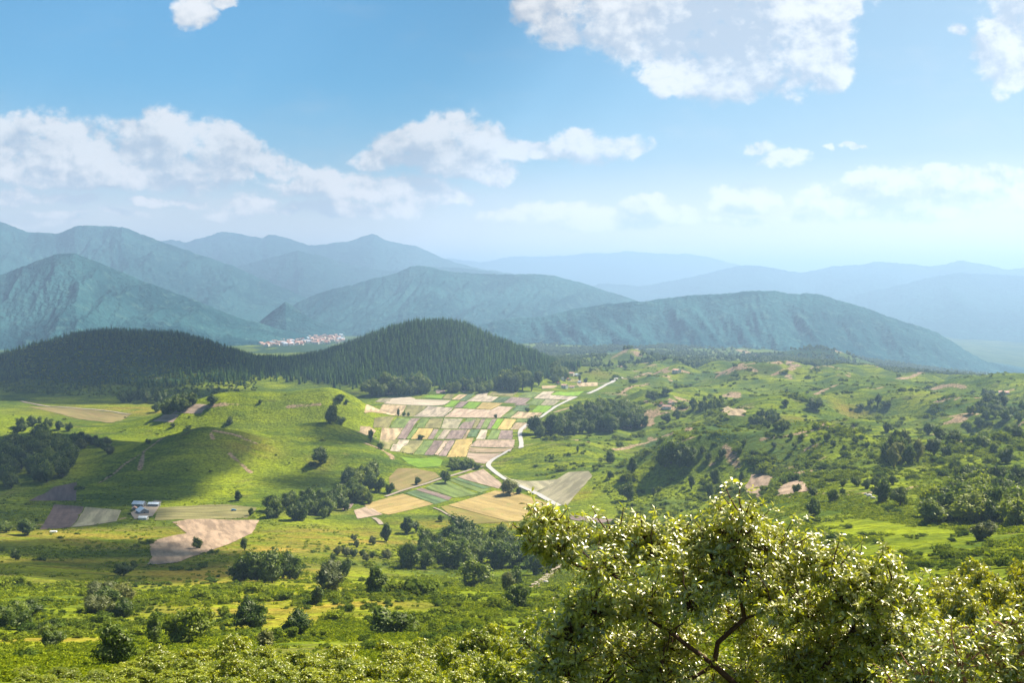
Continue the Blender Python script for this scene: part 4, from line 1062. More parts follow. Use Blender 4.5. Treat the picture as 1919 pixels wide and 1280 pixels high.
PROTO = {}
def make_protos():
    # unit trees are 10 m tall; crowns by kind
    for kind, spec in {
        'round': [(9.0, 9.6, 0.4, 22, 2900, 0.66), (9.8, 9.6, 0.3, 26, 3100, 0.66), (8.2, 9.6, 0.4, 20, 2700, 0.64), (10.5, 9.5, 0.4, 30, 3300, 0.68)],
        'tall': [(6.2, 9.6, 0.4, 18, 2400, 0.58), (5.6, 9.6, 0.4, 16, 2200, 0.55), (6.8, 9.5, 0.5, 22, 2600, 0.58)],
        'dome': [(14.0, 9.4, 0.5, 36, 3800, 0.75), (12.5, 9.4, 0.5, 30, 3400, 0.72)],
    }.items():
        PROTO[kind] = []
        for i, (w, h, z0, nl, nc, cs) in enumerate(spec):
            s = hash((len(kind), i)) % 1000 + 5 * i
            cone = 0.45 if kind == 'tall' else 0.12
            crowns = {m: None for m in ('dark', 'mid', 'olive', 'lime')}
            base_me = crown_mesh('crown', 40 + i * 7 + len(kind) * 31, w, h, z0, nl + 6, nc + 500, cs * 0.95, LM['dark'], 0.46, cone, 0.7)
            for m in crowns:
                me = base_me if m == 'dark' else base_me.copy()
                me.materials[0] = LM[m]; crowns[m] = me
            PROTO[kind].append((crowns, trunk_mesh('trunk', 9 + i, 6.5, 0.28, w * 0.3, BARK)))
    PROTO['conifer'] = [conifer_mesh('conifer', 60 + i, 20, w, [LM['conifer'], BARK]) for i, w in enumerate((8.6, 7.6, 9.4, 7.0))]
    PROTO['bush'] = [crown_mesh('bush', 80 + i, w, h, -0.2, 9, 520, 0.36, LM['bush'], 0.62, 0.2, 0.55) for i, (w, h) in enumerate(((2.6, 1.9), (3.2, 2.0), (2.2, 2.2)))]
    # scrub grows in irregular thickets, three or four stems run together
    PROTO['thicket'] = []
    for i in range(5):
        rg = np.random.default_rng(500 + i); bm = bmesh.new()
        for k in range(3 + i % 3):
            me = PROTO['bush'][k % 3]; n0 = len(bm.verts); bm.from_mesh(me); bm.verts.ensure_lookup_table()
            s = rg.uniform(0.5, 1.15); a = rg.uniform(0, 6.28); dx, dy = rg.normal(0, 1.9, 2); zs = rg.uniform(0.55, 1.15)
            for v in bm.verts[n0:]:
                x, y, z = v.co; v.co = (s * (x * math.cos(a) - y * math.sin(a)) + dx, s * (x * math.sin(a) + y * math.cos(a)) + dy * 0.7, s * zs * z)
        me = bpy.data.meshes.new('thicket'); bm.to_mesh(me); bm.free(); me.materials.append(LM['bush']); PROTO['thicket'].append(me)
    PROTO['fern'] = [crown_mesh('bracken', 95 + i, w, h, -0.15, 5, 70, 0.42, LM['bracken'], 0.55, 0, False) for i, (w, h) in enumerate(((2.0, 0.9), (2.6, 1.0), (1.6, 0.8)))]
    PROTO['wood'] = [crown_mesh('wood_tree', 110 + i, w, h, -0.3, 9, 260, 1.5, LM['dark'], 0.5) for i, (w, h) in enumerate(((9, 8), (10, 9), (7.5, 9.5)))]

def place_tree(x, y, z, h, kind, leaf, label, group=None, wf=None, cat='tree', name='broadleaf_tree', vi=None):
    i = random.randrange(len(PROTO[kind])) if vi is None else vi
    crowns, tr = PROTO[kind][i]
    s = h / 10.0
    ws = s * (wf if wf else random.uniform(0.9, 1.15))
    r = empty(name, (x, y, z - 0.1), random.uniform(0, 6.28), (ws, ws, s))
    tag(r, label, cat, group)
    for nm, me in (('trunk', tr), ('crown', crowns[leaf])):
        c = bpy.data.objects.new(nm, me); COL.objects.link(c); c.parent = r
    return r

# native crown widths for a ten metre tree
NATW = {'round': 9.4, 'tall': 6.2, 'dome': 13.2}
def hero(px, row, hpx, wpx, kind, leaf, label, name='broadleaf_tree', group=None):
    p = hit(px, row)
    m = p[1] / F
    h = hpx * m * 1.04; w = wpx * m
    place_tree(p[0], p[1], p[2], h, kind, leaf, label, group, wf=w / NATW[kind] / (h / 10), name=name)

HEROES = [
 (1177,938,36,34,'round','dark','lone round dark tree on the smooth green hillside, shadow to its left'),
 (622,1112,62,56,'round','olive','big dusty olive tree beside the dry orange grass'),
 (632,1078,30,26,'round','olive','smaller olive tree right behind the big dusty olive one'),
 (646,1080,34,26,'round','dark','dark small tree touching the big olive tree on its right'),
 (703,1116,58,50,'tall','dark','shaggy dark tree on the lime slope right of the big olive tree'),
 (596,1133,38,26,'tall','dark','narrow cone shaped tree in front of the big olive tree'),
 (638,1125,16,16,'round','dark','small round bush in front of the shaggy dark tree'),
 (732,1190,46,78,'dome','dark','wide dark dome shaped tree above the bottom shrubs'),
 (762,1188,36,40,'round','mid','green tree attached to right side of the dark dome tree'),
 (556,1194,46,58,'dome','dark','dark rounded tree above bottom shrubs, left of the dome tree'),
 (470,1182,58,66,'round','dark','broad dark tree left of the dark rounded tree near bottom'),
 (500,1222,46,50,'tall','olive','olive tree just below the broad dark tree near bottom'),
 (220,1250,76,68,'round','dark','big very dark tree at lower left above the shrubs'),
 (292,1206,62,40,'tall','dark','dark upright tree beside the lime coloured tree'),
 (345,1206,66,86,'round','lime','bright lime coloured broad tree at lower left'),
 (388,1180,48,30,'tall','lime','slender lime coloured tree at right edge of the broad lime tree'),
 (370,1028,20,18,'round','mid','lone small tree standing in the bare combed field'),
 (458,1032,28,14,'tall','mid','small tree at the right end of the bare combed field'),
 (231,1079,26,34,'dome','dark','dark clump in the shaded meadow below the bare field'),
 (250,1069,22,12,'tall','dark','small upright bush touching the dark clump in the meadow'),
 (30,1050,22,20,'round','dark','lone dark tree in the shaded meadow at left edge'),
 (12,998,22,30,'round','dark','dark tree at the very left edge beside the mauve field'),
 (52,1002,30,34,'round','dark','dark tree at the lower left corner of the mauve field'),
 (602,870,34,30,'round','dark','lone dark tree on the shaded hill flank left of the plots'),
 (585,874,10,16,'dome','dark','low bush at the left foot of the lone hill flank tree'),
 (620,793,32,28,'round','dark','dark tree on the bright green hilltop'),
 (640,794,14,18,'dome','dark','low bush at the right foot of the hilltop tree'),
 (694,829,26,16,'tall','dark','dark tree at the edge of the bottom left straw plot'),
 (713,842,14,16,'round','mid','small round tree at the end of the pale earth ridge'),
 (746,781,17,8,'tall','dark','slim dark tree standing alone between the straw plots'),
 (757,780,9,7,'round','mid','first small tree right of the slim dark tree'),
 (765,780,8,6,'round','mid','second small tree right of the slim dark tree'),
 (788,823,9,14,'dome','dark','tiny dark tree at the front edge of the yellow plot'),
 (929,783,7,6,'round','dark','tiny bush at the edge of the large pinkish plot'),
 (989,772,9,10,'round','dark','small tree beside the bright green plot near the road'),
 (834,905,27,20,'tall','mid','tall bushy tree standing beside the dirt lane'),
 (782,908,15,12,'round','dark','small round tree on the lane left of the tall bushy one'),
 (953,927,30,38,'round','olive','big olive bush tree beside the white gravel road'),
 (972,925,13,13,'round','dark','small dark bush at the right of the big roadside bush'),
 (763,1000,34,34,'tall','dark','pointed dark tree at the foot of the green meadow'),
 (780,998,24,16,'tall','mid','slender tree right beside the pointed dark tree'),
 (724,1015,38,24,'tall','dark','dark tree cluster mast left of the pointed dark tree'),
 (826,977,13,15,'round','dark','small tree alone on the orange meadow edge'),
 (871,1008,26,22,'round','mid','round tree at upper edge of the dark wood in the middle'),
 (888,1102,56,50,'round','mid','large green tree at the front of the middle dark wood'),
 (965,1108,48,40,'round','dark','dark tree at the right front of the middle dark wood'),
 (970,1140,44,42,'round','dark','lowest dark tree in front of the middle wood'),
 (950,1112,46,28,'tall','olive','greyish olive tree at the right front of the middle wood'),
 (1838,1013,38,48,'round','olive','pale olive round tree in front of the right wood'),
 (1525,972,40,34,'round','dark','dark tree on the green slope behind the big oak'),
 (1560,940,24,24,'round','mid','round tree by the dirt track on the right shoulder'),
 (1652,942,46,36,'round','dark','dark tree at the end of dirt track left of the wood'),
 (1687,947,36,32,'round','lime','yellowish green tree between dark tree and right wood'),
 (1225,930,18,14,'tall','dark','small dark tree in the middle of the terraced hill foot'),
 (1296,917,28,18,'tall','dark','narrow dark tree at right part of terraced hillside'),
 (1340,905,28,22,'round','dark','first dark tree near the pale bare field at right'),
 (1330,930,26,22,'round','mid','second green tree below the first one near the pale field'),
 (1362,925,24,30,'dome','mid','wide green bush left of the pale bare field'),
 (1390,905,24,12,'tall','dark','thin dark tree touching the pale bare field'),
 (1145,868,22,20,'round','dark','dark tree at the left foot of the terraced hill'),
 (1185,890,36,22,'tall','dark','tall dark tree on left flank of the terraced hill'),
 (1143,898,18,12,'tall','dark','slim tree below the left flank of the terraced hill'),
 (1235,868,18,12,'round','dark','small dark tree left of the hill clump'),
 (1082,848,14,8,'tall','dark','slim dark tree on the low bushy hill'),
 (1250,792,18,20,'round','dark','left one of the dark pair of trees on the meadow rise'),
 (1268,785,18,18,'round','dark','right one of the dark pair of trees on the meadow rise'),
 (1222,750,18,20,'round','dark','dark tree above the farm houses at centre right'),
 (1248,739,14,22,'dome','dark','wide dark tree behind the farm houses at centre right'),
 (1185,718,10,18,'dome','dark','dark bush beside the white road crest'),
 (1527,768,22,34,'dome','dark','wide dark tree alone among the rolling green hills'),
 (1470,762,15,14,'round','dark','dark tree above the wooded knoll in the rolling hills'),
 (1645,760,24,18,'tall','dark','pointed dark tree in the rolling hills'),
 (1630,760,12,12,'round','dark','small round tree left of the pointed dark tree on the hills'),
 (1660,762,12,20,'dome','dark','low tree right of the pointed dark tree on the hills'),
 (1613,766,10,16,'dome','dark','small low tree beside the hedge on the rolling hills'),
 (1664,810,20,22,'round','dark','dark tree just above the big poplar grove'),
 (1750,853,36,30,'tall','dark','dark tree right beside the big poplar grove'),
 (1775,858,26,22,'round','dark','second tree right of the big poplar grove'),
 (1740,815,24,26,'round','dark','first round tree on the ridge right of the grove'),
 (1760,822,24,26,'round','dark','second round tree on the ridge right of the grove'),
 (1790,828,24,26,'round','dark','third round tree on the ridge right of the grove'),
 (1815,812,20,16,'round','dark','fourth tree on the ridge, before the gap'),
 (1842,842,28,30,'round','dark','large round dark tree on the right green slope'),
 (1862,848,20,18,'round','mid','small green tree beside the large round one at right'),
 (1885,868,28,26,'round','dark','round tree farther right on the right green slope'),
 (1835,800,18,18,'round','dark','small tree high on the right ridge'),
 (1905,820,24,26,'round','dark','dark tree at the right edge under the ridge'),
 (1890,812,16,18,'round','mid','green tree at the right edge beside the dark one'),
 (1365,760,0.1,0.1,'round','dark',''),
 (325,800,8,10,'round','dark','tiny dark bush at the top of the green cone hill'),
 (278,832,10,10,'round','dark','small dark bush on the left ridge of the green cone hill'),
 (353,804,8,12,'dome','dark','dark bush right on the summit of the green cone hill'),
 (447,937,18,16,'round','dark','small dark tree on the foot of the bright hill flank'),
 (470,966,14,10,'round','mid','small tree at the right end of olive field'),
 (488,756,8,9,'round','dark','lone dark bush behind the green hilltop'),
 (430,795,14,14,'round','dark','dark bush in the hollow between the two green hills'),
 (400,757,18,22,'round','dark','dark tree at the far left end of the green hilltop'),
 (702,742,10,8,'round','dark','small tree left of the back row of plots'),
 (637,752,14,16,'round','dark','dark tree at the foot of the forest beside the plots'),
 (650,756,8,9,'round','dark','small bush right of the tree at the forest foot'),
 (1086,714,12,8,'tall','dark','tree beside the hamlet houses'), (1097,716,8,8,'round','dark','bush right of the hamlet houses'),
 (1107,696,8,9,'round','dark','bush above the hamlet near the road crest'),
]

WOODS = [ # polygon in photo pixels (tree bases), count, height px range, kind, leaf mix, label, group
 ([(0,850),(60,830),(110,830),(135,870),(120,905),(60,915),(0,915)], 30, (32,46), 'round', ('dark','dark','mid'), 'round tree in the dark shaded wood at the left edge', 'shaded wood at the left edge'),
 ([(135,830),(165,822),(200,835),(210,848),(190,860),(150,855)], 9, (14,22), 'dome', ('dark','olive'), 'low tree in the small shaded copse right of the left wood', 'small shaded copse'),
 ([(20,800),(60,790),(110,795),(150,805),(100,815),(30,815)], 12, (12,20), 'round', ('dark','dark','mid'), 'tree in the shaded hedge line above the left wood', 'shaded hedge line'),
 ([(270,775),(300,762),(345,750),(375,757),(350,770),(310,778)], 14, (18,28), 'round', ('dark','mid'), 'tree in the copse beside the grey pink plot', 'copse beside the grey pink plot'),
 ([(210,752),(240,745),(300,748),(300,755),(220,757)], 7, (18,26), 'round', ('dark',), 'round tree at the left foot of the conifer hill', 'trees at the left foot of the conifer hill'),
 ([(690,738),(720,730),(790,728),(802,735),(770,742),(700,744)], 16, (24,38), 'round', ('dark','mid'), 'round tree in the wood at the forest foot behind the plots', 'wood at the forest foot'),
 ([(835,735),(870,722),(930,722),(950,735),(900,738)], 16, (14,24), 'round', ('mid','mid','dark'), 'pale green tree behind the back row of plots', 'light trees behind the back row'),
 ([(930,725),(960,715),(1005,715),(1015,730),(975,736),(945,732)], 15, (28,44), 'tall', ('dark','mid'), 'tall tree in the grove beside the hamlet', 'tall grove beside the hamlet'),
 ([(1010,705),(1040,690),(1060,700),(1062,716),(1030,722)], 10, (14,24), 'round', ('dark','mid'), 'tree among the hamlet houses on the slope', 'trees among the hamlet'),
 ([(488,962),(520,945),(580,935),(640,940),(655,960),(600,975),(500,975)], 26, (20,36), 'round', ('dark','dark','mid'), 'tree in the dark wood at the foot of the bright hill', 'dark wood at the bright hill foot'),
 ([(628,915),(660,895),(700,890),(738,925),(700,945),(650,945)], 16, (20,34), 'round', ('dark','mid','lime'), 'tree in the bright edged copse above the lane', 'bright edged copse above the lane'),
 ([(752,1060),(800,1030),(870,1015),(960,1030),(1035,1055),(1030,1088),(960,1078),(880,1070),(770,1072)], 34, (34,56), 'round', ('dark','dark','mid'), 'tree in the dense dark wood in the middle', 'dense dark wood in the middle'),
 ([(446,1092),(480,1080),(540,1078),(562,1086),(540,1096),(470,1098)], 7, (40,64), 'round', ('dark',), 'tree in the massive dark clump on the orange slope', 'massive dark clump'),
 ([(985,815),(1060,800),(1120,775),(1190,780),(1218,800),(1180,806),(1100,812),(1000,820)], 40, (22,36), 'round', ('dark','dark','mid'), 'tree in the dark wood on the hill right of the plots', 'dark wood right of the plots'),
 ([(1648,860),(1668,850),(1710,850),(1730,866),(1700,880),(1665,878)], 12, (38,54), 'tall', ('olive','mid'), 'feathery tree in the big rounded poplar grove', 'big rounded poplar grove'),
 ([(1720,985),(1745,950),(1810,935),(1900,945),(1960,960),(1960,1005),(1870,1003),(1800,985)], 30, (44,68), 'round', ('mid','dark','lime'), 'tree in the dense sunlit wood at right', 'dense sunlit wood at right'),
 ([(1240,868),(1262,862),(1300,862),(1308,872),(1280,878),(1250,878)], 8, (26,44), 'round', ('dark',), 'dark tree in the clump on the terraced hill', 'clump on the terraced hill'),
 ([(1283,766),(1310,758),(1355,760),(1365,766),(1320,772)], 14, (16,26), 'tall', ('mid','lime','mid'), 'light green tree in the oblong grove beside the farm houses', 'oblong light green grove'),
 ([(1402,790),(1425,775),(1470,785),(1490,805),(1450,810),(1415,800)], 16, (12,20), 'round', ('dark','mid'), 'tree on the wooded knoll among the rolling hills', 'wooded knoll in the rolling hills'),
 ([(832,880),(860,868),(895,874),(903,882),(870,888)], 12, (10,17), 'dome', ('dark','mid'), 'low tree in the hedge copse at the junction', 'hedge copse at the junction'),
 ([(1290,850),(1500,815),(1640,830),(1640,850),(1500,845),(1330,870)], 16, (10,18), 'round', ('dark','mid'), 'scattered tree on the bushy ridge in the centre right', 'scattered trees on the bushy ridge'),
 ([(1480,925),(1640,900),(1700,905),(1640,925),(1500,935)], 10, (12,22), 'round', ('dark','mid'), 'tree in the hedge behind the dirt track at right', 'hedge behind the dirt track'),
 ([(1780,880),(1919,900),(1940,930),(1800,905)], 14, (18,30), 'round', ('mid','dark'), 'tree on the slope above the sunlit right wood', 'trees above the sunlit right wood'),
 ([(1800,770),(1880,740),(1919,760),(1919,790),(1840,790)], 14, (12,20), 'round', ('dark','mid'), 'tree on the wooded slope at the right edge', 'wooded slope at right edge'),
 ([(1840,765),(1850,745),(1880,770),(1900,790),(1870,785)], 8, (16,22), 'dome', ('dark',), 'dark tree in the gully on the right slope', 'gully on the right slope'),
 ([(0,1180),(20,1150),(60,1150),(70,1170),(30,1190)], 6, (26,40), 'dome', ('mid','dark'), 'round bush at the lower left edge of the sunny patch', 'round bushes at the lower left'),
 ([(70,1190),(110,1185),(125,1205),(90,1215)], 4, (20,34), 'dome', ('mid','dark'), 'green bush standing on the sunny patch at lower left', 'bushes on the sunny patch'),
 ([(155,1120),(200,1112),(235,1130),(240,1160),(170,1155)], 7, (24,38), 'dome', ('olive','dark'), 'shaded round bush above the sunny patch at lower left', 'shaded round bushes'),
 ([(570,1040),(640,1010),(700,1015),(730,1050),(690,1060),(600,1050)], 12, (12,24), 'round', ('olive','dark'), 'small scrub tree on the rough slope in the middle', 'scrub trees on the rough slope'),
 ([(1065,775),(1080,765),(1150,755),(1165,765),(1100,772)], 10, (10,16), 'round', ('dark','mid'), 'small tree along the crest right of the white road', 'small trees on the roadside crest'),
]
def poly_inside(P, n, rng):
    P = np.array(P, float); out = []
    lo, hi = P.min(0), P.max(0)
    while len(out) < n:
        q = rng.uniform(lo, hi, (200, 2)); q = q[inside(P, q)]
        for a in q:
            if len(out) >= n: break
            dm = min([math.hypot(a[0] - b[0], 1.6 * (a[1] - b[1])) for b in out], default=99)
            if dm > 0.55 * math.sqrt((hi[0] - lo[0]) * (hi[1] - lo[1]) / n): out.append(a)
            elif rng.uniform() < 0.03: out.append(a)
    return out

def build_trees():
    for h in HEROES:
        if h[6]: hero(*h)
    rng = np.random.default_rng(23)
    todo = []
    for poly, n, (h0, h1), kind, leaf, lab, grp in WOODS:
        for a in poly_inside(poly, n, rng):
            todo.append((rng.uniform(h0, h1), a, kind, leaf[rng.integers(len(leaf))], lab, grp))
    todo.sort(key=lambda t: -t[0])
    n1 = 298 - sum(1 for h in HEROES if h[6])
    for hp, a, kind, leaf, lab, grp in todo[:n1]:
        p = hit(a[0], a[1])
        place_tree(p[0], p[1], p[2], hp * p[1] / F, kind, leaf, lab, grp)
    # the smaller rest, as one wood
    keys = sorted({(k, l) for _, _, k, l, _, _ in todo[n1:]}); pm = []
    for k, l in keys:
        crowns, tr = PROTO[k][0]
        bm = bmesh.new(); bm.from_mesh(crowns[l]); c0 = len(bm.faces); bm.from_mesh(tr)
        bm.faces.ensure_lookup_table()
        for f in bm.faces[c0:]: f.material_index = 1
        me = bpy.data.meshes.new('small_tree'); bm.to_mesh(me); bm.free(); me.materials.append(crowns[l].materials[0]); me.materials.append(BARK); pm.append(me)
    P = []; S = []; I = []
    for hp, a, k, l, _, _ in todo[n1:]:
        p = hit(a[0], a[1]); P.append(p); S.append(hp * p[1] / F / 10); I.append(keys.index((k, l)))
    # a join of several sources lists them last first
    scatter('small_woods', P, S, rng.uniform(0, 6, len(P)), [len(keys) - 1 - i for i in I], pm, 'small distant trees in the copses and hedges of the valley', 'woods')

# ================================================================== scattered cover (uncountable)
def scatter(name, pts, scl, rot, idx, protos, label, cat):
    me = bpy.data.meshes.new(name)
    pts = np.asarray(pts, np.float32)
    me.vertices.add(len(pts)); me.vertices.foreach_set('co', pts.ravel())
    for nm, typ, arr in (('scl', 'FLOAT', scl), ('rot', 'FLOAT', rot), ('idx', 'INT', idx)):
        a = me.attributes.new(nm, typ, 'POINT'); a.data.foreach_set('value', np.asarray(arr, np.float32 if typ == 'FLOAT' else np.int32))
    o = link(name, me)
    ng = bpy.data.node_groups.new(name, 'GeometryNodeTree')
    ng.interface.new_socket('Geometry', in_out='INPUT', socket_type='NodeSocketGeometry')
    ng.interface.new_socket('Geometry', in_out='OUTPUT', socket_type='NodeSocketGeometry')
    N = ng.nodes; L = ng.links
    gi = N.new('NodeGroupInput'); go = N.new('NodeGroupOutput')
    jn = N.new('GeometryNodeJoinGeometry')
    for pm in protos:
        po = bpy.data.objects.new(pm.name, pm)
        oi = N.new('GeometryNodeObjectInfo'); oi.inputs['Object'].default_value = po; oi.inputs['As Instance'].default_value = True
        L.new(oi.outputs['Geometry'], jn.inputs[0])
    ip = N.new('GeometryNodeInstanceOnPoints'); ip.inputs['Pick Instance'].default_value = True
    def na(nm, t):
        n = N.new('GeometryNodeInputNamedAttribute'); n.data_type = t; n.inputs[0].default_value = nm; return n.outputs[0]
    cx = N.new('ShaderNodeCombineXYZ'); L.new(na('rot', 'FLOAT'), cx.inputs[2])
    L.new(gi.outputs[0], ip.inputs['Points']); L.new(jn.outputs[0], ip.inputs['Instance'])
    L.new(na('idx', 'INT'), ip.inputs['Instance Index']); L.new(cx.outputs[0], ip.inputs['Rotation']); L.new(na('scl', 'FLOAT'), ip.inputs['Scale'])
    L.new(ip.outputs[0], go.inputs[0])
    md = o.modifiers.new('scatter', 'NODES'); md.node_group = ng
    tag(o, label, cat, None, 'stuff')
    return o

def road_clear(x, y):
    """False on plots, fields and roads, so cover stays off them"""
    ok = fieldmask(x / y, y) < 0.3
    px, row = pix(x, y, H(x, y))
    q = np.stack([px, row], 1)
    for k, pts, f, lab in BIG:
        ok &= ~inside(np.array([f(p) for p in pts]), q)
    return ok

def build_conifers():
    rng = np.random.default_rng(5)
    # candidate spots on a jittered grid over the hill
    gx, gy = np.meshgrid(np.arange(-1350, 150, 7.4), np.arange(1640, 2330, 9.4))
    x = gx.ravel() + rng.uniform(-3.6, 3.6, gx.size); y = gy.ravel() + rng.uniform(-4.5, 4.5, gx.size)
    z = H(x, y); u = x / y
    px, row = pix(x, y, z)
    rise = z - base(u, y)
    dens = sst(10, 20, rise + 8 * fbm(x / 50, y / 50, 3, 15))
    # sparse grassy flank on the left hump, dense along its crest and foot
    left = (px < 470) & (row > 655) & (row < 715) & (px > 40)
    lf = np.where(left, np.clip(0.05 + 0.9 * sst(250, 420, px + 60 * fbm(x / 60, y / 60, 3, 33)), 0, 1), 1)
    saddle = np.exp(-((px - 455) / 45) ** 2 - ((row - 648) / 12) ** 2)
    edge = (px < 130) & (row < 670)
    lf = np.where(edge & (row < 690), lf * 0.35, lf)
    keep = rng.uniform(size=len(x)) < dens * lf * (1 - 0.95 * saddle)
    keep &= (px > -260) & (px < 1100) & (rise > 6) & (row < 745)
    x, y, z, px, row = x[keep], y[keep], z[keep], px[keep], row[keep]
    s = rng.uniform(0.5, 1.0, len(x)); s = np.where(px < 420, s * 0.85, s)
    ri = rng.integers(0, 4, len(x)); ro = rng.uniform(0, 6.28, len(x))
    vis = (px > -10) & (px < 1080)
    order = np.argsort(np.where(vis, y / s, 1e9))[:300]
    m = np.zeros(len(x), bool); m[order] = True
    mats = PROTO['conifer']
    for k in order:
        o = bpy.data.objects.new('conifer', mats[ri[k]]); COL.objects.link(o)
        o.location = (x[k], y[k], z[k]); o.rotation_euler = (0, 0, ro[k]); o.scale = (s[k],) * 3
        lab = 'dark spruce along the front edge of the conifer hill, left hump' if px[k] < 430 else 'dark spruce along the front edge of the conifer hill, right hump'
        tag(o, lab, 'conifer', 'front edge spruces of the left hump' if px[k] < 430 else 'front edge spruces of the right hump')
    r = ~m
    scatter('conifer_forest', np.stack([x[r], y[r], z[r]], 1), s[r], ro[r], ri[r], mats, 'dense dark spruce forest covering the hill behind the plots', 'forest')
    # rough undergrowth on the sparse flank
    n = 5200
    xx = rng.uniform(-1150, -450, n); yy = rng.uniform(1640, 2150, n); zz = H(xx, yy); pp, rr = pix(xx, yy, zz)
    k = (zz - base(xx / yy, yy) > 6) & (pp > -30) & (pp < 480)
    scatter('hill_undergrowth', np.stack([xx, yy, zz], 1)[k], rng.uniform(0.8, 2.3, k.sum()), rng.uniform(0, 6, k.sum()), rng.integers(0, 3, k.sum()), PROTO['bush'], 'rough shaded undergrowth between the spruces of the left hump', 'undergrowth')

def build_cover():
    rng = np.random.default_rng(77)
    # scrub over the rolling hills and along their foot
    n = 90000
    y = np.exp(rng.uniform(math.log(620), math.log(2500), n)); u = rng.uniform(0.02, 0.62, n); x = u * y
    f = 0.6 * fbm(x / 70, y / 110, 4, 51) + 0.8 * fbm(x / 22, y / 36, 3, 57)
    hill = H(x, y) - base(u, y)
    p = sst(0.10, 0.28, f) * 0.5 + 0.05
    ks = rng.uniform(size=n) < p
    ks &= road_clear(x, y)
    x, y = x[ks], y[ks]
    scatter('hill_scrub', np.stack([x, y, H(x, y)], 1), np.exp(rng.normal(-0.15, 0.5, len(x))), rng.uniform(0, 6, len(x)), rng.integers(0, 5, len(x)), PROTO['thicket'], 'green scrub dotted over the rolling hills at right', 'scrub')
    # scrub on the near and left slopes
    n = 26000
    y = np.exp(rng.uniform(math.log(110), math.log(1500), n)); u = rng.uniform(-0.62, 0.62, n); x = u * y
    f = fbm(x / 40, y / 60, 4, 151) + 0.4 * fbm(x / 14, y / 20, 3, 157)
    p = sst(np.where(y < 380, 0.03, 0.08), 0.25, f) * np.where(y < 380, 0.6, 0.36) + 0.014
    ks = (rng.uniform(size=n) < p) & ((u < 0.05) | (y < 620)) & road_clear(x, y)
    x, y = x[ks], y[ks]
    s = np.exp(rng.normal(-0.5, 0.45, len(x))) * np.clip(y / 330, 0.75, 1.2)
    scatter('slope_scrub', np.stack([x, y, H(x, y)], 1), s, rng.uniform(0, 6, len(x)), rng.integers(0, 5, len(x)), PROTO['thicket'], 'small bushes dotted over the near grassy slopes', 'scrub')
    # bracken tufts
    n = 230000
    y = np.exp(rng.uniform(math.log(55), math.log(950), n)); u = rng.uniform(-0.62, 0.62, n); x = u * y
    f = fbm(x / 30, y / 45, 4, 251)
    px, row = pix(x, y, H(x, y))
    p = sst(-0.12, 0.12, f) * np.where(px > 560, 0.9, 0.35)
    for dpx, drow, rx, ry, a in DRY:
        q = hit(dpx, drow); p = p * (1 - 0.9 * a * np.exp(-((x - q[0]) / rx) ** 2 - ((y - q[1]) / ry) ** 2))
    ks = (rng.uniform(size=n) < p) & road_clear(x, y)
    x, y = x[ks], y[ks]
    s = rng.uniform(0.5, 1.25, len(x)) * np.clip(y / 260, 0.5, 1.25)
    scatter('bracken', np.stack([x, y, H(x, y)], 1), s, rng.uniform(0, 6, len(x)), rng.integers(0, 3, len(x)), PROTO['fern'], 'lush bracken covering the near slopes', 'bracken')
    # woods of the plain beyond
    n = 42000
    y = np.exp(rng.uniform(math.log(2350), math.log(4600), n)); u = rng.uniform(-0.1, 0.62, n); x = u * y
    f = fbm(x / 300, y / 500, 4, 61); g = fbm(x / 200, y / 600, 3, 66)
    p = sst(-0.09, 0.02, f) * 0.8 + 0.12
    px, row = pix(x, y, H(x, y))
    bare = (np.exp(-((px - 1165) / 34) ** 2 - ((row - 664) / 7) ** 2) + np.exp(-((px - 1480) / 95) ** 2 - ((row - 660) / 5) ** 2))
    p = p * (1 - np.clip(bare * 1.6, 0, 1))
    ks = rng.uniform(size=n) < p
    x, y = x[ks], y[ks]
    scatter('far_woods', np.stack([x, y, H(x, y)], 1), rng.uniform(0.6, 1.5, len(x)), rng.uniform(0, 6, len(x)), rng.integers(0, 3, len(x)), PROTO['wood'], 'bluish dark woods on the plain below the far mountains', 'woods')
    # field margins
    pts = []
    for row, plots in PLOTS:
        for k, P in plots:
            for a, b in zip(P, P[1:] + P[:1]):
                if rng.uniform() < 0.45:
                    for t in rng.uniform(0, 1, 7):
                        pts.append(hit(*q5((a[0] + (b[0] - a[0]) * t, a[1] + (b[1] - a[1]) * t)))[:2])
    pts = np.array(pts)
    scatter('field_margin_weeds', np.column_stack([pts, H(pts[:, 0], pts[:, 1])]), rng.uniform(0.25, 0.6, len(pts)), rng.uniform(0, 6, len(pts)), rng.integers(0, 3, len(pts)), PROTO['bush'], 'low weeds growing along the margins of the plots', 'weeds')
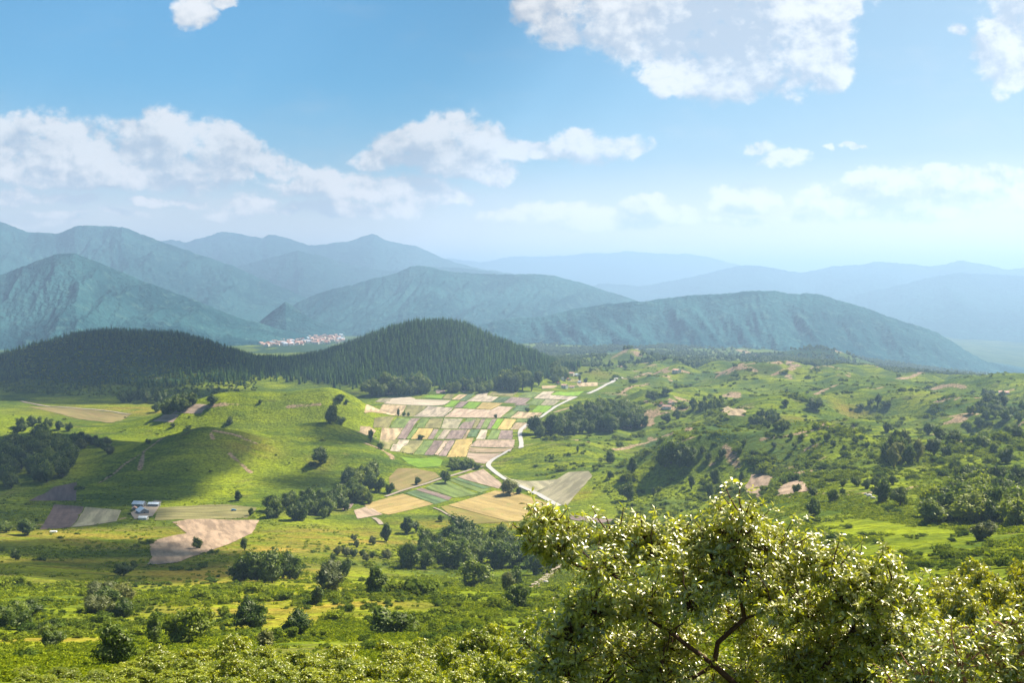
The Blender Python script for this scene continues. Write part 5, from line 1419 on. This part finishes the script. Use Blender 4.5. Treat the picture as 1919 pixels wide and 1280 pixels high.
# ================================================================== the near oak and the near shrubs: real leaves
def leaf_set(Cn, Dn, rng, length, width):
    """folded lobed leaves: at Cn growing along Dn -> V, F(4), three quads down each leaf"""
    n = len(Cn)
    D = Dn / (np.linalg.norm(Dn, axis=1)[:, None] + 1e-9)
    up = np.array([0, 0, 1.0]) + 0.55 * rng.normal(size=(n, 3))
    S = np.cross(D, up); S /= np.linalg.norm(S, axis=1)[:, None] + 1e-9
    Nn = np.cross(S, D)
    L = (length * rng.uniform(0.65, 1.2, n))[:, None]; W = (width * rng.uniform(0.8, 1.15, n))[:, None]
    droop = rng.uniform(0.05, 0.3, n)[:, None]
    def at(t, s, lift): return Cn + D * L * t + S * W * s + Nn * (L * lift - droop * L * t * t)
    P = [at(0, 0, 0), at(0.32, -0.30, 0.05), at(0.32, 0.30, 0.05), at(0.68, -0.5, 0.06), at(0.68, 0.5, 0.06), at(0.45, 0, -0.03), at(0.98, -0.16, 0.0), at(1.0, 0.16, 0.0)]
    V = np.stack(P, 1).reshape(-1, 3)
    b = (np.arange(n) * 8)[:, None]
    Fq = np.concatenate([b + np.array([[0, 1, 5, 2]]), b + np.array([[1, 3, 6, 5]]), b + np.array([[2, 5, 7, 4]]), b + np.array([[5, 6, 7, 5]])], 0)
    return V, Fq[: 3 * n]

def rosettes(tips, dirs, rng, nleaf, length, width):
    n = len(tips)
    T = np.repeat(tips, nleaf, 0); D = np.repeat(dirs, nleaf, 0)
    k = np.tile(np.arange(nleaf), n)
    a = k * 2.399 + np.repeat(rng.uniform(0, 6.28, n), nleaf)
    Z = D / (np.linalg.norm(D, axis=1)[:, None] + 1e-9)
    X = np.cross(Z, [0.31, 0.17, 0.93]); X /= np.linalg.norm(X, axis=1)[:, None] + 1e-9
    Y = np.cross(Z, X)
    lift = rng.uniform(-0.15, 0.75, len(T))[:, None]
    d = X * np.cos(a)[:, None] + Y * np.sin(a)[:, None] + Z * lift
    base_ = T - Z * (rng.uniform(0, 0.8, len(T)) * length)[:, None]
    V, Fq = leaf_set(base_, d, rng, length, width)
    tint = np.repeat(np.clip(rng.normal(0.5, 0.2, n), 0, 1), nleaf)
    tint = np.clip(tint + rng.normal(0, 0.2, len(tint)), 0, 1)
    return V, Fq, np.tile(tint, 3)

def skeleton(root, targets, rng, rbase, first=()):
    """branch tree: joins every target to the nearest earlier node, thickness by what it carries"""
    nodes = [np.array(root, float)]; par = [-1]
    for f, pi in first:
        nodes.append(np.array(f, float)); par.append(pi)
    order = sorted(range(len(targets)), key=lambda i: np.linalg.norm(targets[i] - nodes[min(1, len(nodes) - 1)]))
    owner = {}
    for i in order:
        t = targets[i]
        A = np.array(nodes)
        dist = np.linalg.norm(A - t, axis=1) + 0.35 * np.maximum(A[:, 2] - t[2], 0)
        if len(nodes) > 2: dist[0] = 1e9
        j = int(np.argmin(dist))
        a = nodes[j]; seg = t - a; Ls = np.linalg.norm(seg)
        m = max(1, int(Ls / 0.28)); last = j
        for s in range(1, m + 1):
            f = s / m
            p = a + seg * f + (rng.normal(0, 0.05, 3) * Ls * math.sin(math.pi * f)) + np.array([0, 0, -0.08 * Ls * math.sin(math.pi * f)])
            nodes.append(p); par.append(last); last = len(nodes) - 1
        owner[i] = last
    w = np.zeros(len(nodes))
    for i in owner.values():
        w[i] += 1
    for k in range(len(nodes) - 1, 0, -1):
        w[par[k]] += w[k]
    r = rbase * (np.maximum(w, 0.4) / max(w[0], 1)) ** 0.42
    Vs = []; Qs = []; b = 0
    for k in range(1, len(nodes)):
        j = par[k]
        V, Q = tube([nodes[j], nodes[k]], [max(r[k], 0.3 * r[j]) * 1.05 if j == 0 else (r[j] * 0.35 + r[k] * 0.7), r[k]], 6)
        Vs.append(V); Qs.append(Q + b); b += len(V)
    return np.vstack(Vs), np.vstack(Qs), nodes

def leafy(name, label, lobes, root, first, leafm, barkm, seed, per, nleaf, length, width, rbase, cat='tree', top='crown', group=None, twig_r=0.006):
    """lobes: (world centre, radius). Twigs end in leaf rosettes, thickest near the outside of each lobe."""
    rng = np.random.default_rng(seed)
    tips = []; dirs = []; tw = []
    cs = np.array([c for c, r in lobes]); rs = np.array([r for c, r in lobes])
    for (c, r) in lobes:
        n = int(per * (r / 0.6) ** 2)
        d = rnd_unit(n, rng); d[:, 2] = np.where(d[:, 2] < -0.35, -d[:, 2] * 0.5, d[:, 2])
        rad = r * rng.uniform(0.45, 1.08, n) ** 0.8
        out = rng.uniform(size=n) < 0.12
        d[out, 2] = np.abs(d[out, 2]) + 0.4
        rad = np.where(out, r * rng.uniform(1.0, 1.4, n), rad)
        P = c + d * rad[:, None] * np.array([1, 1, 0.9])
        dd = d + np.array([0, 0, 0.55]) + 0.35 * rng.normal(size=(n, 3))
        tips.append(P); dirs.append(dd)
        for q in P[::3]: tw.append((c + (q - c) * 0.15, q))
    tips = np.vstack(tips); dirs = np.vstack(dirs)
    V, Fq, tint = rosettes(tips, dirs, rng, nleaf, length, width)
    r0 = empty(name, root)
    tag(r0, label, cat, group)
    off = np.array(root, float)
    crown = link(top, mesh_np(top, V - off, Fq, True, {'tint': tint}), leafm, r0)
    Vb, Qb, nodes = skeleton(root, [np.array(c) for c in cs], rng, rbase, first)
    Vs = [Vb]; Qs = [Qb]; b = len(Vb)
    for a, q in tw:
        mid = (a + q) / 2 + rng.normal(0, 0.03, 3)
        v, qq = tube([a, mid, q], [twig_r * 2, twig_r * 1.5, twig_r * 0.6], 4)
        Vs.append(v); Qs.append(qq + b); b += len(v)
    link('trunk', mesh_np('trunk', np.vstack(Vs) - off, np.vstack(Qs), True), barkm, r0)
    return r0

def at(px, row, d):
    u, v = ray(px, row)
    return np.array([u * d, d, CAMZ + v * d])

def build_oak():
    rng = np.random.default_rng(3)
    spec = [ # px, row, radius px, distance
     (1392,975,46,14.0),(1385,1015,70,14.2),(1330,1035,66,13.7),(1445,1045,70,14.1),(1022,985,46,13.6),(1065,1000,38,13.4),(1005,1030,34,13.2),(1050,1045,50,13.6),(1100,1010,34,13.9),
     (1150,1012,46,14.4),(1205,1000,44,14.0),(1225,1045,58,13.6),(1140,1075,58,13.4),(1300,1090,72,14.3),(1385,1095,78,13.5),(1470,1090,74,14.4),(1275,1010,40,14.5),
     (1520,1050,52,14.0),(1555,1085,62,13.6),(1610,1090,60,14.2),(1663,1060,30,13.8),(1666,1030,16,13.8),(1668,1095,40,13.9),(1690,1140,60,14.3),(1600,1150,72,13.4),(1510,1160,76,14.2),
     (1200,1150,74,14.2),(1110,1150,66,13.3),(1075,1200,66,13.9),(1150,1225,80,14.6),(1045,1260,70,13.4),(1260,1215,70,15.0),(1370,1170,66,15.0),(1430,1210,60,14.9),(1560,1225,80,14.6),
     (1640,1215,74,13.6),(1700,1220,70,14.4),(1480,1265,70,14.0),(1390,1275,56,15.2),(1230,1290,80,14.2),(1110,1310,90,14.0),(1330,1310,60,15.0),(1600,1300,90,13.8),(1730,1290,80,14.2),(1300,1140,60,13.2),(1450,1140,60,13.2),
     (1005,1320,60,13.8),(985,1000,22,13.4),(1350,955,30,14.1),(1425,1005,40,14.6)]
    lobes = [(at(p, r, d + rng.uniform(-.5, .5)), rp * d / F) for p, r, rp, d in spec]
    root = at(1420, 1420, 14.2); g = float(H(np.array([root[0]]), np.array([root[1]]))[0])
    root[2] = g - 0.15
    f0 = at(1430, 1330, 14.1); f1 = at(1338, 1247, 14.0); f2 = at(1255, 1185, 13.8); f3 = at(1345, 1205, 13.9); f4 = at(1395, 1160, 13.8); f5 = at(1270, 1288, 14.0); f6 = at(1545, 1250, 14.0); f7 = at(1600, 1180, 13.9)
    first = [(f0, 0), (f1, 1), (f2, 2), (f3, 2), (f4, 4), (f5, 2), (f6, 1), (f7, 7)]
    leafy('oak_tree', 'large near oak with glossy pale glinting leaves and reddish branches', lobes, tuple(root), first, LM['oak'], BARKRED, 31, 215, 8, 0.100, 0.040, 0.058)
    # thicket to its right at the bottom corner
    spec = [(1760,1215,56,11.5),(1830,1200,50,11.2),(1890,1180,48,11.4),(1930,1215,60,11.3),(1800,1255,66,11.0),(1870,1255,70,11.2),(1735,1275,60,11.3),(1930,1290,80,11.0),(1820,1310,80,11.1),(1680,1290,50,11.4),(1960,1180,50,11.2)]
    lobes = [(at(p, r, d), rp * d / F) for p, r, rp, d in spec]
    root = at(1850, 1500, 11.2); root[2] = float(H(np.array([root[0]]), np.array([root[1]]))[0]) - 0.1
    leafy('leafy_shrub', 'leafy shrub with reddish stems at the bottom right corner', lobes, tuple(root), [(at(1845, 1380, 11.2), 0)], LM['oak'], surf('reddish_stems', (0.30, 0.14, 0.09), 0.8, 0.3), 37, 130, 7, 0.085, 0.036, 0.04, 'shrub', 'foliage', None, 0.005)

def shrub_protos():
    """four leafy shrubs, about 3 m wide, on their own stems"""
    out = []
    for i in range(4):
        rng = np.random.default_rng(300 + i)
        lob = []
        for k in range(13):
            a = rng.uniform(0, 6.28); r = rng.uniform(0, 1.05) ** 0.7; z = 0.9 + rng.uniform(0, 1.5) * (1.15 - 0.6 * r)
            lob.append((np.array([r * math.cos(a), r * math.sin(a), z]), rng.uniform(0.38, 0.62)))
        tips = []; dirs = []; tw = []
        for c, r in lob:
            n = int(36 * (r / 0.5) ** 2); d = rnd_unit(n, rng); d[:, 2] = np.abs(d[:, 2]) - 0.3
            P = c + d * (r * rng.uniform(0.5, 1.1, n))[:, None]
            tips.append(P); dirs.append(d + (0, 0, 0.6)); tw += [(c, q) for q in P[::6]]
        V, Fq, tint = rosettes(np.vstack(tips), np.vstack(dirs), rng, 7, 0.17, 0.085)
        fol = mesh_np('foliage', V, Fq, True, {'tint': tint})
        Vb, Qb, _ = skeleton((0, 0, -0.4), [c for c, r in lob], rng, 0.09, [((0.02, 0.02, 0.5), 0)])
        Vs = [Vb]; Qs = [Qb]; b = len(Vb)
        for a, q in tw:
            v, qq = tube([a, q], [0.012, 0.004], 4); Vs.append(v); Qs.append(qq + b); b += len(v)
        st = mesh_np('stem', np.vstack(Vs), np.vstack(Qs), True); st.materials.append(BARK)
        fm = {}
        for nm in ('shrub', 'oakfar'):
            me = fol.copy(); me.materials.append(LM[nm]); fm[nm] = me
        out.append((fm, st))
    return out

def build_shrubs():
    pr = shrub_protos(); rng = np.random.default_rng(88)
    def put(px, row, d, wpx, leaf, label, grp, hs=1.0):
        """a shrub whose top shows at this pixel"""
        u, v = ray(px, row); x = u * d
        g = float(H(np.array([x]), np.array([d]))[0])
        top = CAMZ + v * d
        h = max(top - g, 0.9); s = h / 2.75
        w = max(min(wpx * d / F / 2.9, s * 2.1), s * 0.75)
        r = empty('leafy_shrub', (x, d, g), rng.uniform(0, 6.28), (w, w, s)); tag(r, label, 'shrub', grp)
        fm, st = pr[rng.integers(4)]
        for nm, me in (('stem', st), ('foliage', fm[leaf])):
            c = bpy.data.objects.new(nm, me); COL.objects.link(c); c.parent = r
    # bottom strip, from the lower left to the oak
    prof = [(-40,1275),(40,1262),(100,1248),(160,1262),(200,1255),(250,1235),(300,1212),(350,1222),(400,1200),(440,1190),(480,1188),(520,1212),(560,1222),(600,1205),(640,1190),(680,1195),(720,1190),(770,1192),(820,1182),(860,1172),(900,1160),(940,1152),(980,1150),(1030,1150)]
    P = np.array(prof, float)
    for i, (d0, off) in enumerate(((58, 0), (52, 14), (46, 30), (40, 48), (35, 66), (30, 84))):
        n = 17
        for px in np.linspace(-30, 1060, n) + rng.uniform(-20, 20, n):
            row = np.interp(px, P[:, 0], P[:, 1]) + off + rng.uniform(-7, 10)
            if row > 1300: continue
            put(px, row, d0 + rng.uniform(-2.5, 2.5), rng.uniform(95, 135), 'shrub', 'yellow green leafy shrub in the thicket along the bottom edge', 'thicket along the bottom edge')
    prof = [(1660,1150),(1700,1110),(1740,1075),(1790,1060),(1830,1030),(1870,1012),(1919,1012),(1980,1015)]
    P = np.array(prof, float)
    for i, (d0, off) in enumerate(((36, 0), (32, 26), (28, 52), (25, 84), (22, 116), (19, 150))):
        n = 6
        for px in np.linspace(1690, 1960, n) + rng.uniform(-18, 18, n):
            row = np.interp(px, P[:, 0], P[:, 1]) + off + rng.uniform(-6, 9)
            put(px, row, d0 + rng.uniform(-1.2, 1.2), rng.uniform(120, 170), 'oakfar', 'olive green oak scrub in the thicket right of the large oak', 'thicket right of the large oak')
    for px, row, d in ((1480,1100,27),(1560,1130,26),(1400,1130,26),(1640,1130,27),(1280,1140,26),(1180,1160,26),(1090,1180,27),(1330,1190,22),(1480,1190,22),(1230,1220,22),(1580,1210,22),(1680,1180,22)):
        put(px, row + 40, d, 150, 'shrub', 'yellow green shrub showing through the crown of the large oak', 'shrubs behind the large oak')

# ================================================================== buildings and small things
def make_house_mats():
    global HM
    HM = {k: surf(n, c, r, s) for k, n, c, r, s in (
        ('white', 'whitewashed_wall', (0.78, 0.75, 0.70), 0.9, 0.2), ('cream', 'cream_wall', (0.66, 0.58, 0.46), 0.9, 0.2), ('red', 'red_tile_roof', (0.42, 0.15, 0.09), 0.9, 0.2),
        ('pinkroof', 'faded_tile_roof', (0.55, 0.33, 0.25), 0.9, 0.2), ('metal', 'pale_sheet_metal', (0.62, 0.68, 0.74), 0.45, 0.5), ('grey', 'grey_boards', (0.26, 0.27, 0.28), 0.9, 0.2),
        ('glass', 'dark_window_glass', (0.03, 0.035, 0.04), 0.15, 0.5), ('wood', 'brown_door', (0.14, 0.08, 0.05), 0.8, 0.2), ('blue', 'blue_car_paint', (0.05, 0.22, 0.42), 0.3, 0.5),
        ('rubber', 'black_rubber', (0.02, 0.02, 0.02), 0.8, 0.2), ('plain', 'white_plastic_sheet', (0.82, 0.82, 0.80), 0.5, 0.4), ('stone', 'pale_stone', (0.45, 0.42, 0.37), 0.95, 0.2), ('chim', 'brick_chimney', (0.35, 0.16, 0.11), 0.9, 0.2))}

def house(px, row, rz, w, l, h, rh, wall, roof, label, name='house', storeys=1, chimney=True, loc=None, cat='house', door=True):
    p = hit(px, row) if loc is None else loc
    r = empty(name, (p[0], p[1], p[2] - 0.2), rz); tag(r, label, cat)
    b = MB(); b.box(-w / 2, w / 2, -l / 2, l / 2, -0.8, h)
    for s in (-1, 1):
        y0 = s * (l / 2); y1 = s * (l / 2 - 0.25)
        b.prism([(-w / 2, h), (w / 2, h), (0, h + rh - 0.15)], min(y0, y1), max(y0, y1))
    link('wall', b.mesh('wall'), HM[wall], r)
    t = 0.25; o = 0.5; k = rh / (w / 2)
    b = MB(); b.prism([(-w / 2 - o, h - o * k + 0.02), (0, h + rh + 0.02), (w / 2 + o, h - o * k + 0.02), (w / 2 + o, h - o * k + t), (0, h + rh + t), (-w / 2 - o, h - o * k + t)], -l / 2 - 0.4, l / 2 + 0.4)
    rf = link('roof', b.mesh('roof'), HM[roof], r)
    if chimney:
        b = MB(); b.box(w * 0.12, w * 0.12 + 0.7, l * 0.15, l * 0.15 + 0.7, h + rh * 0.4, h + rh + 1.0); b.box(w * 0.12 - 0.08, w * 0.12 + 0.78, l * 0.15 - 0.08, l * 0.15 + 0.78, h + rh + 1.0, h + rh + 1.15)
        link('chimney', b.mesh('chimney'), HM['chim'], rf)
    for st in range(storeys):
        z = 1.0 + st * 2.7
        for s in (-1, 1):
            for x in (-w * 0.28, w * 0.28):
                b = MB(); b.box(x - 0.5, x + 0.5, s * l / 2 - 0.06, s * l / 2 + 0.06, z, z + 1.2); link('window', b.mesh('window'), HM['glass'], r)
            for y in (-l * 0.25, l * 0.25):
                b = MB(); b.box(s * w / 2 - 0.06, s * w / 2 + 0.06, y - 0.5, y + 0.5, z, z + 1.2); link('window', b.mesh('window'), HM['glass'], r)
    if door:
        b = MB(); b.box(-0.5, 0.5, -l / 2 - 0.07, -l / 2 + 0.07, 0, 2.1); link('door', b.mesh('door'), HM['wood'], r)
    return r

def shed(px, row, rz, w, l, h, rh, wall, roof, label, name='barn'):
    return house(px, row, rz, w, l, h, rh, wall, roof, label, name, 0, False, None, 'barn', True)

def build_buildings():
    # farm in the left valley
    drape('farmyard', [(245, 962), (262, 952), (290, 938), (303, 940), (286, 968), (252, 974)], TRACKMAT, 0.55)
    tag(bpy.data.objects['farmyard'], 'brown bare yard between the farm barns', 'farmyard', None, 'structure')
    shed(267, 962, 0.65, 7.5, 10, 2.8, 2.4, 'grey', 'metal', 'pale roofed barn with grey gable in the middle of the farm')
    shed(289, 949, 1.5, 5, 9, 2.8, 1.0, 'grey', 'metal', 'long white roofed barn at the right end of the farm')
    shed(261, 949, 1.4, 6, 10, 3.0, 1.8, 'grey', 'metal', 'blue grey roofed barn at the back of the farm')
    shed(252, 956, 0.3, 3.5, 4.5, 2.2, 1.0, 'grey', 'pinkroof', 'small brownish shed at the left end of the farm', 'shed')
    shed(269, 973, 1.57, 4.2, 6.5, 1.9, 0.8, 'plain', 'plain', 'bright white low shed at the front of the farm', 'shed')
    # hamlet by the road crest
    for i, (px, row, rz, w, l, wall, roof, st, lab) in enumerate([
        (1052, 711, 0.3, 8, 10, 'white', 'red', 2, 'white red roofed house at the front of the hamlet, left'),
        (1058, 727, 0.9, 8, 11, 'white', 'pinkroof', 2, 'white house with faded pink roof nearest the bright green plot'),
        (1066, 712, 0.2, 7, 9, 'white', 'red', 1, 'small white house in the middle of the hamlet'),
        (1071, 704, 1.2, 8, 10, 'cream', 'pinkroof', 2, 'cream house with faded roof at the back of the hamlet'),
        (1082, 704, 0.4, 7, 10, 'white', 'metal', 1, 'white house with pale metal roof at the back right of the hamlet'),
        (1072, 727, 1.4, 6, 8, 'white', 'pinkroof', 1, 'low white house beside the tree at the hamlet front'),
        (1087, 718, 0.7, 6, 7, 'cream', 'metal', 1, 'pale shed like house at the right end of the hamlet'),
        (1046, 720, 0.6, 6, 7, 'cream', 'red', 1, 'small orange walled house at the left end of the hamlet'),
        (1268, 698, 0.8, 12, 14, 'cream', 'pinkroof', 2, 'large pinkish roofed house alone on the far crest'),
        (1250, 765, 1.3, 6, 12, 'white', 'pinkroof', 1, 'long low white farmhouse among the green hills'),
        (1258, 758, 0.5, 6, 8, 'cream', 'pinkroof', 1, 'pink roofed house behind the long low farmhouse'),
        (1240, 760, 0.2, 5, 7, 'cream', 'red', 1, 'small house half hidden by trees left of the low farmhouse'),
        (1176, 757, 1.0, 6, 7, 'white', 'metal', 1, 'pale roofed shed house at the wood edge near the road'),
        (1881, 738, 1.2, 10, 14, 'white', 'pinkroof', 1, 'pink roofed house on the wooded slope at the right edge')]):
        house(px, row, rz, w, l, 3.0 if st == 1 else 5.6, 2.0, wall, roof, lab, 'house', st)
    # far town
    rng = np.random.default_rng(9)
    def town_mesh(w, l, h, rh, wall, roof):
        b = MB(); b.box(-w / 2, w / 2, -l / 2, l / 2, -1, h, 0)
        b.prism([(-w / 2 - .4, h - .1), (w / 2 + .4, h - .1), (0, h + rh)], -l / 2 - .4, l / 2 + .4, 1)
        me = b.mesh('town_house'); me.materials.append(HM[wall]); me.materials.append(HM[roof]); return me
    tm = [town_mesh(11, 14, 6, 3, 'cream', 'pinkroof'), town_mesh(12, 16, 8, 3, 'cream', 'pinkroof'), town_mesh(12, 18, 9, 2, 'white', 'metal'), town_mesh(10, 12, 6, 3, 'cream', 'red')]
    P = [(455, 634), (490, 622), (530, 614), (570, 608), (600, 610), (640, 612), (648, 620), (644, 642), (500, 650), (470, 642)]
    tags = ['small pale house with faded pink roof in the far town', 'larger pale house with faded pink roof in the far town', 'pale metal roofed block in the far town', 'small cream house with red roof in the far town']
    n = 0
    for a in poly_inside(P, 400, rng):
        p = hit(a[0], a[1], 3200)
        if p[1] > 7000: continue
        i = rng.choice(4, p=[.4, .3, .1, .2])
        o = bpy.data.objects.new('town_house', tm[i]); COL.objects.link(o)
        o.location = p; o.rotation_euler = (0, 0, rng.uniform(0, 3.14)); o.scale = (1.2,) * 3
        tag(o, tags[i], 'house', 'far town ' + ['small pink roofs', 'larger pink roofs', 'metal roofs', 'red roofs'][i])
    # the blue car in the olive field
    p = hit(438, 958); r = empty('parked_car', (p[0], p[1], p[2] + 0.35), 0.35); tag(r, 'small blue car parked on the olive field near the farm', 'car')
    b = MB(); b.prism([(-2.1, 0.35), (2.1, 0.35), (2.15, 0.75), (1.9, 0.95), (0.9, 1.02), (0.4, 1.5), (-1.2, 1.52), (-1.9, 1.05), (-2.12, 0.9)], -0.85, 0.85); link('body', b.mesh('body'), HM['blue'], r)
    b = MB(); b.prism([(0.72, 1.04), (0.36, 1.42), (-1.12, 1.44), (-1.6, 1.06)], -0.88, 0.88); link('window', b.mesh('window'), HM['glass'], r)
    for x in (-1.3, 1.3):
        for y in (-0.8, 0.8):
            b = MB(); b.cyl((x, y, 0.33), 0.33, 0.24, 1); link('wheel', b.mesh('wheel'), HM['rubber'], r)
    # white low trailer at the mauve field, pale boulders by the track
    p = hit(100, 999); r = empty('flat_trailer', (p[0], p[1], p[2]), 0.1); tag(r, 'low white box shape at the lower edge of the mauve field', 'trailer')
    b = MB(); b.box(-2.4, 2.4, -1, 1, 0.6, 1.5); b.box(2.4, 3.3, -0.08, 0.08, 0.65, 0.75); link('body', b.mesh('body'), HM['plain'], r)
    for y in (-1.05, 1.05):
        b = MB(); b.cyl((-0.2, y, 0.38), 0.38, 0.2, 1); link('wheel', b.mesh('wheel'), HM['rubber'], r)
    for px, row, s, lab in ((1024, 1092, 1.5, 'pale boulder lying on the dirt track behind the oak'), (1629, 930, 1.7, 'left pale grey boulder at the end of the dirt track bank'), (1636, 934, 1.4, 'right pale grey boulder at the end of the dirt track bank'), (1622, 927, 1.0, 'small pale grey boulder on the dirt track bank')):
        p = hit(px, row); rg = np.random.default_rng(px)
        nu, nv = 16, 10; T, Q = np.meshgrid(np.linspace(0, 2 * np.pi, nu, endpoint=False), np.linspace(0.02, np.pi - 0.02, nv))
        dx = np.cos(T) * np.sin(Q); dy = np.sin(T) * np.sin(Q); dz = np.cos(Q); rr = 1 + 0.6 * fbm(dx * 1.6 + px, dy * 1.6 + dz * 1.3, 3, 5)
        V = np.stack([dx * rr * s, dy * rr * s * 0.8, dz * rr * s * 0.6], -1).reshape(-1, 3)
        i = np.arange(nv - 1)[:, None] * nu + np.arange(nu)[None]; j = np.arange(nv - 1)[:, None] * nu + (np.arange(nu)[None] + 1) % nu
        o = link('boulder', mesh_np('boulder', V, np.stack([i, j, j + nu, i + nu], -1).reshape(-1, 4), True), HM['stone']); o.location = p + np.array([0, 0, 0.2 * s])
        tag(o, lab, 'boulder')

# ================================================================== build
import time
_t = time.time()
def step(f):
    global _t
    f(); print('STEP', f.__name__, round(time.time() - _t, 1)); _t = time.time()
make_foliage_materials(); make_house_mats(); make_protos()
for f in (build_ground, build_fields, build_roads, build_mountains, build_light, build_sky, build_haze, build_shade_clouds, build_trees, build_conifers, build_cover, build_oak, build_shrubs, build_buildings):
    step(f)
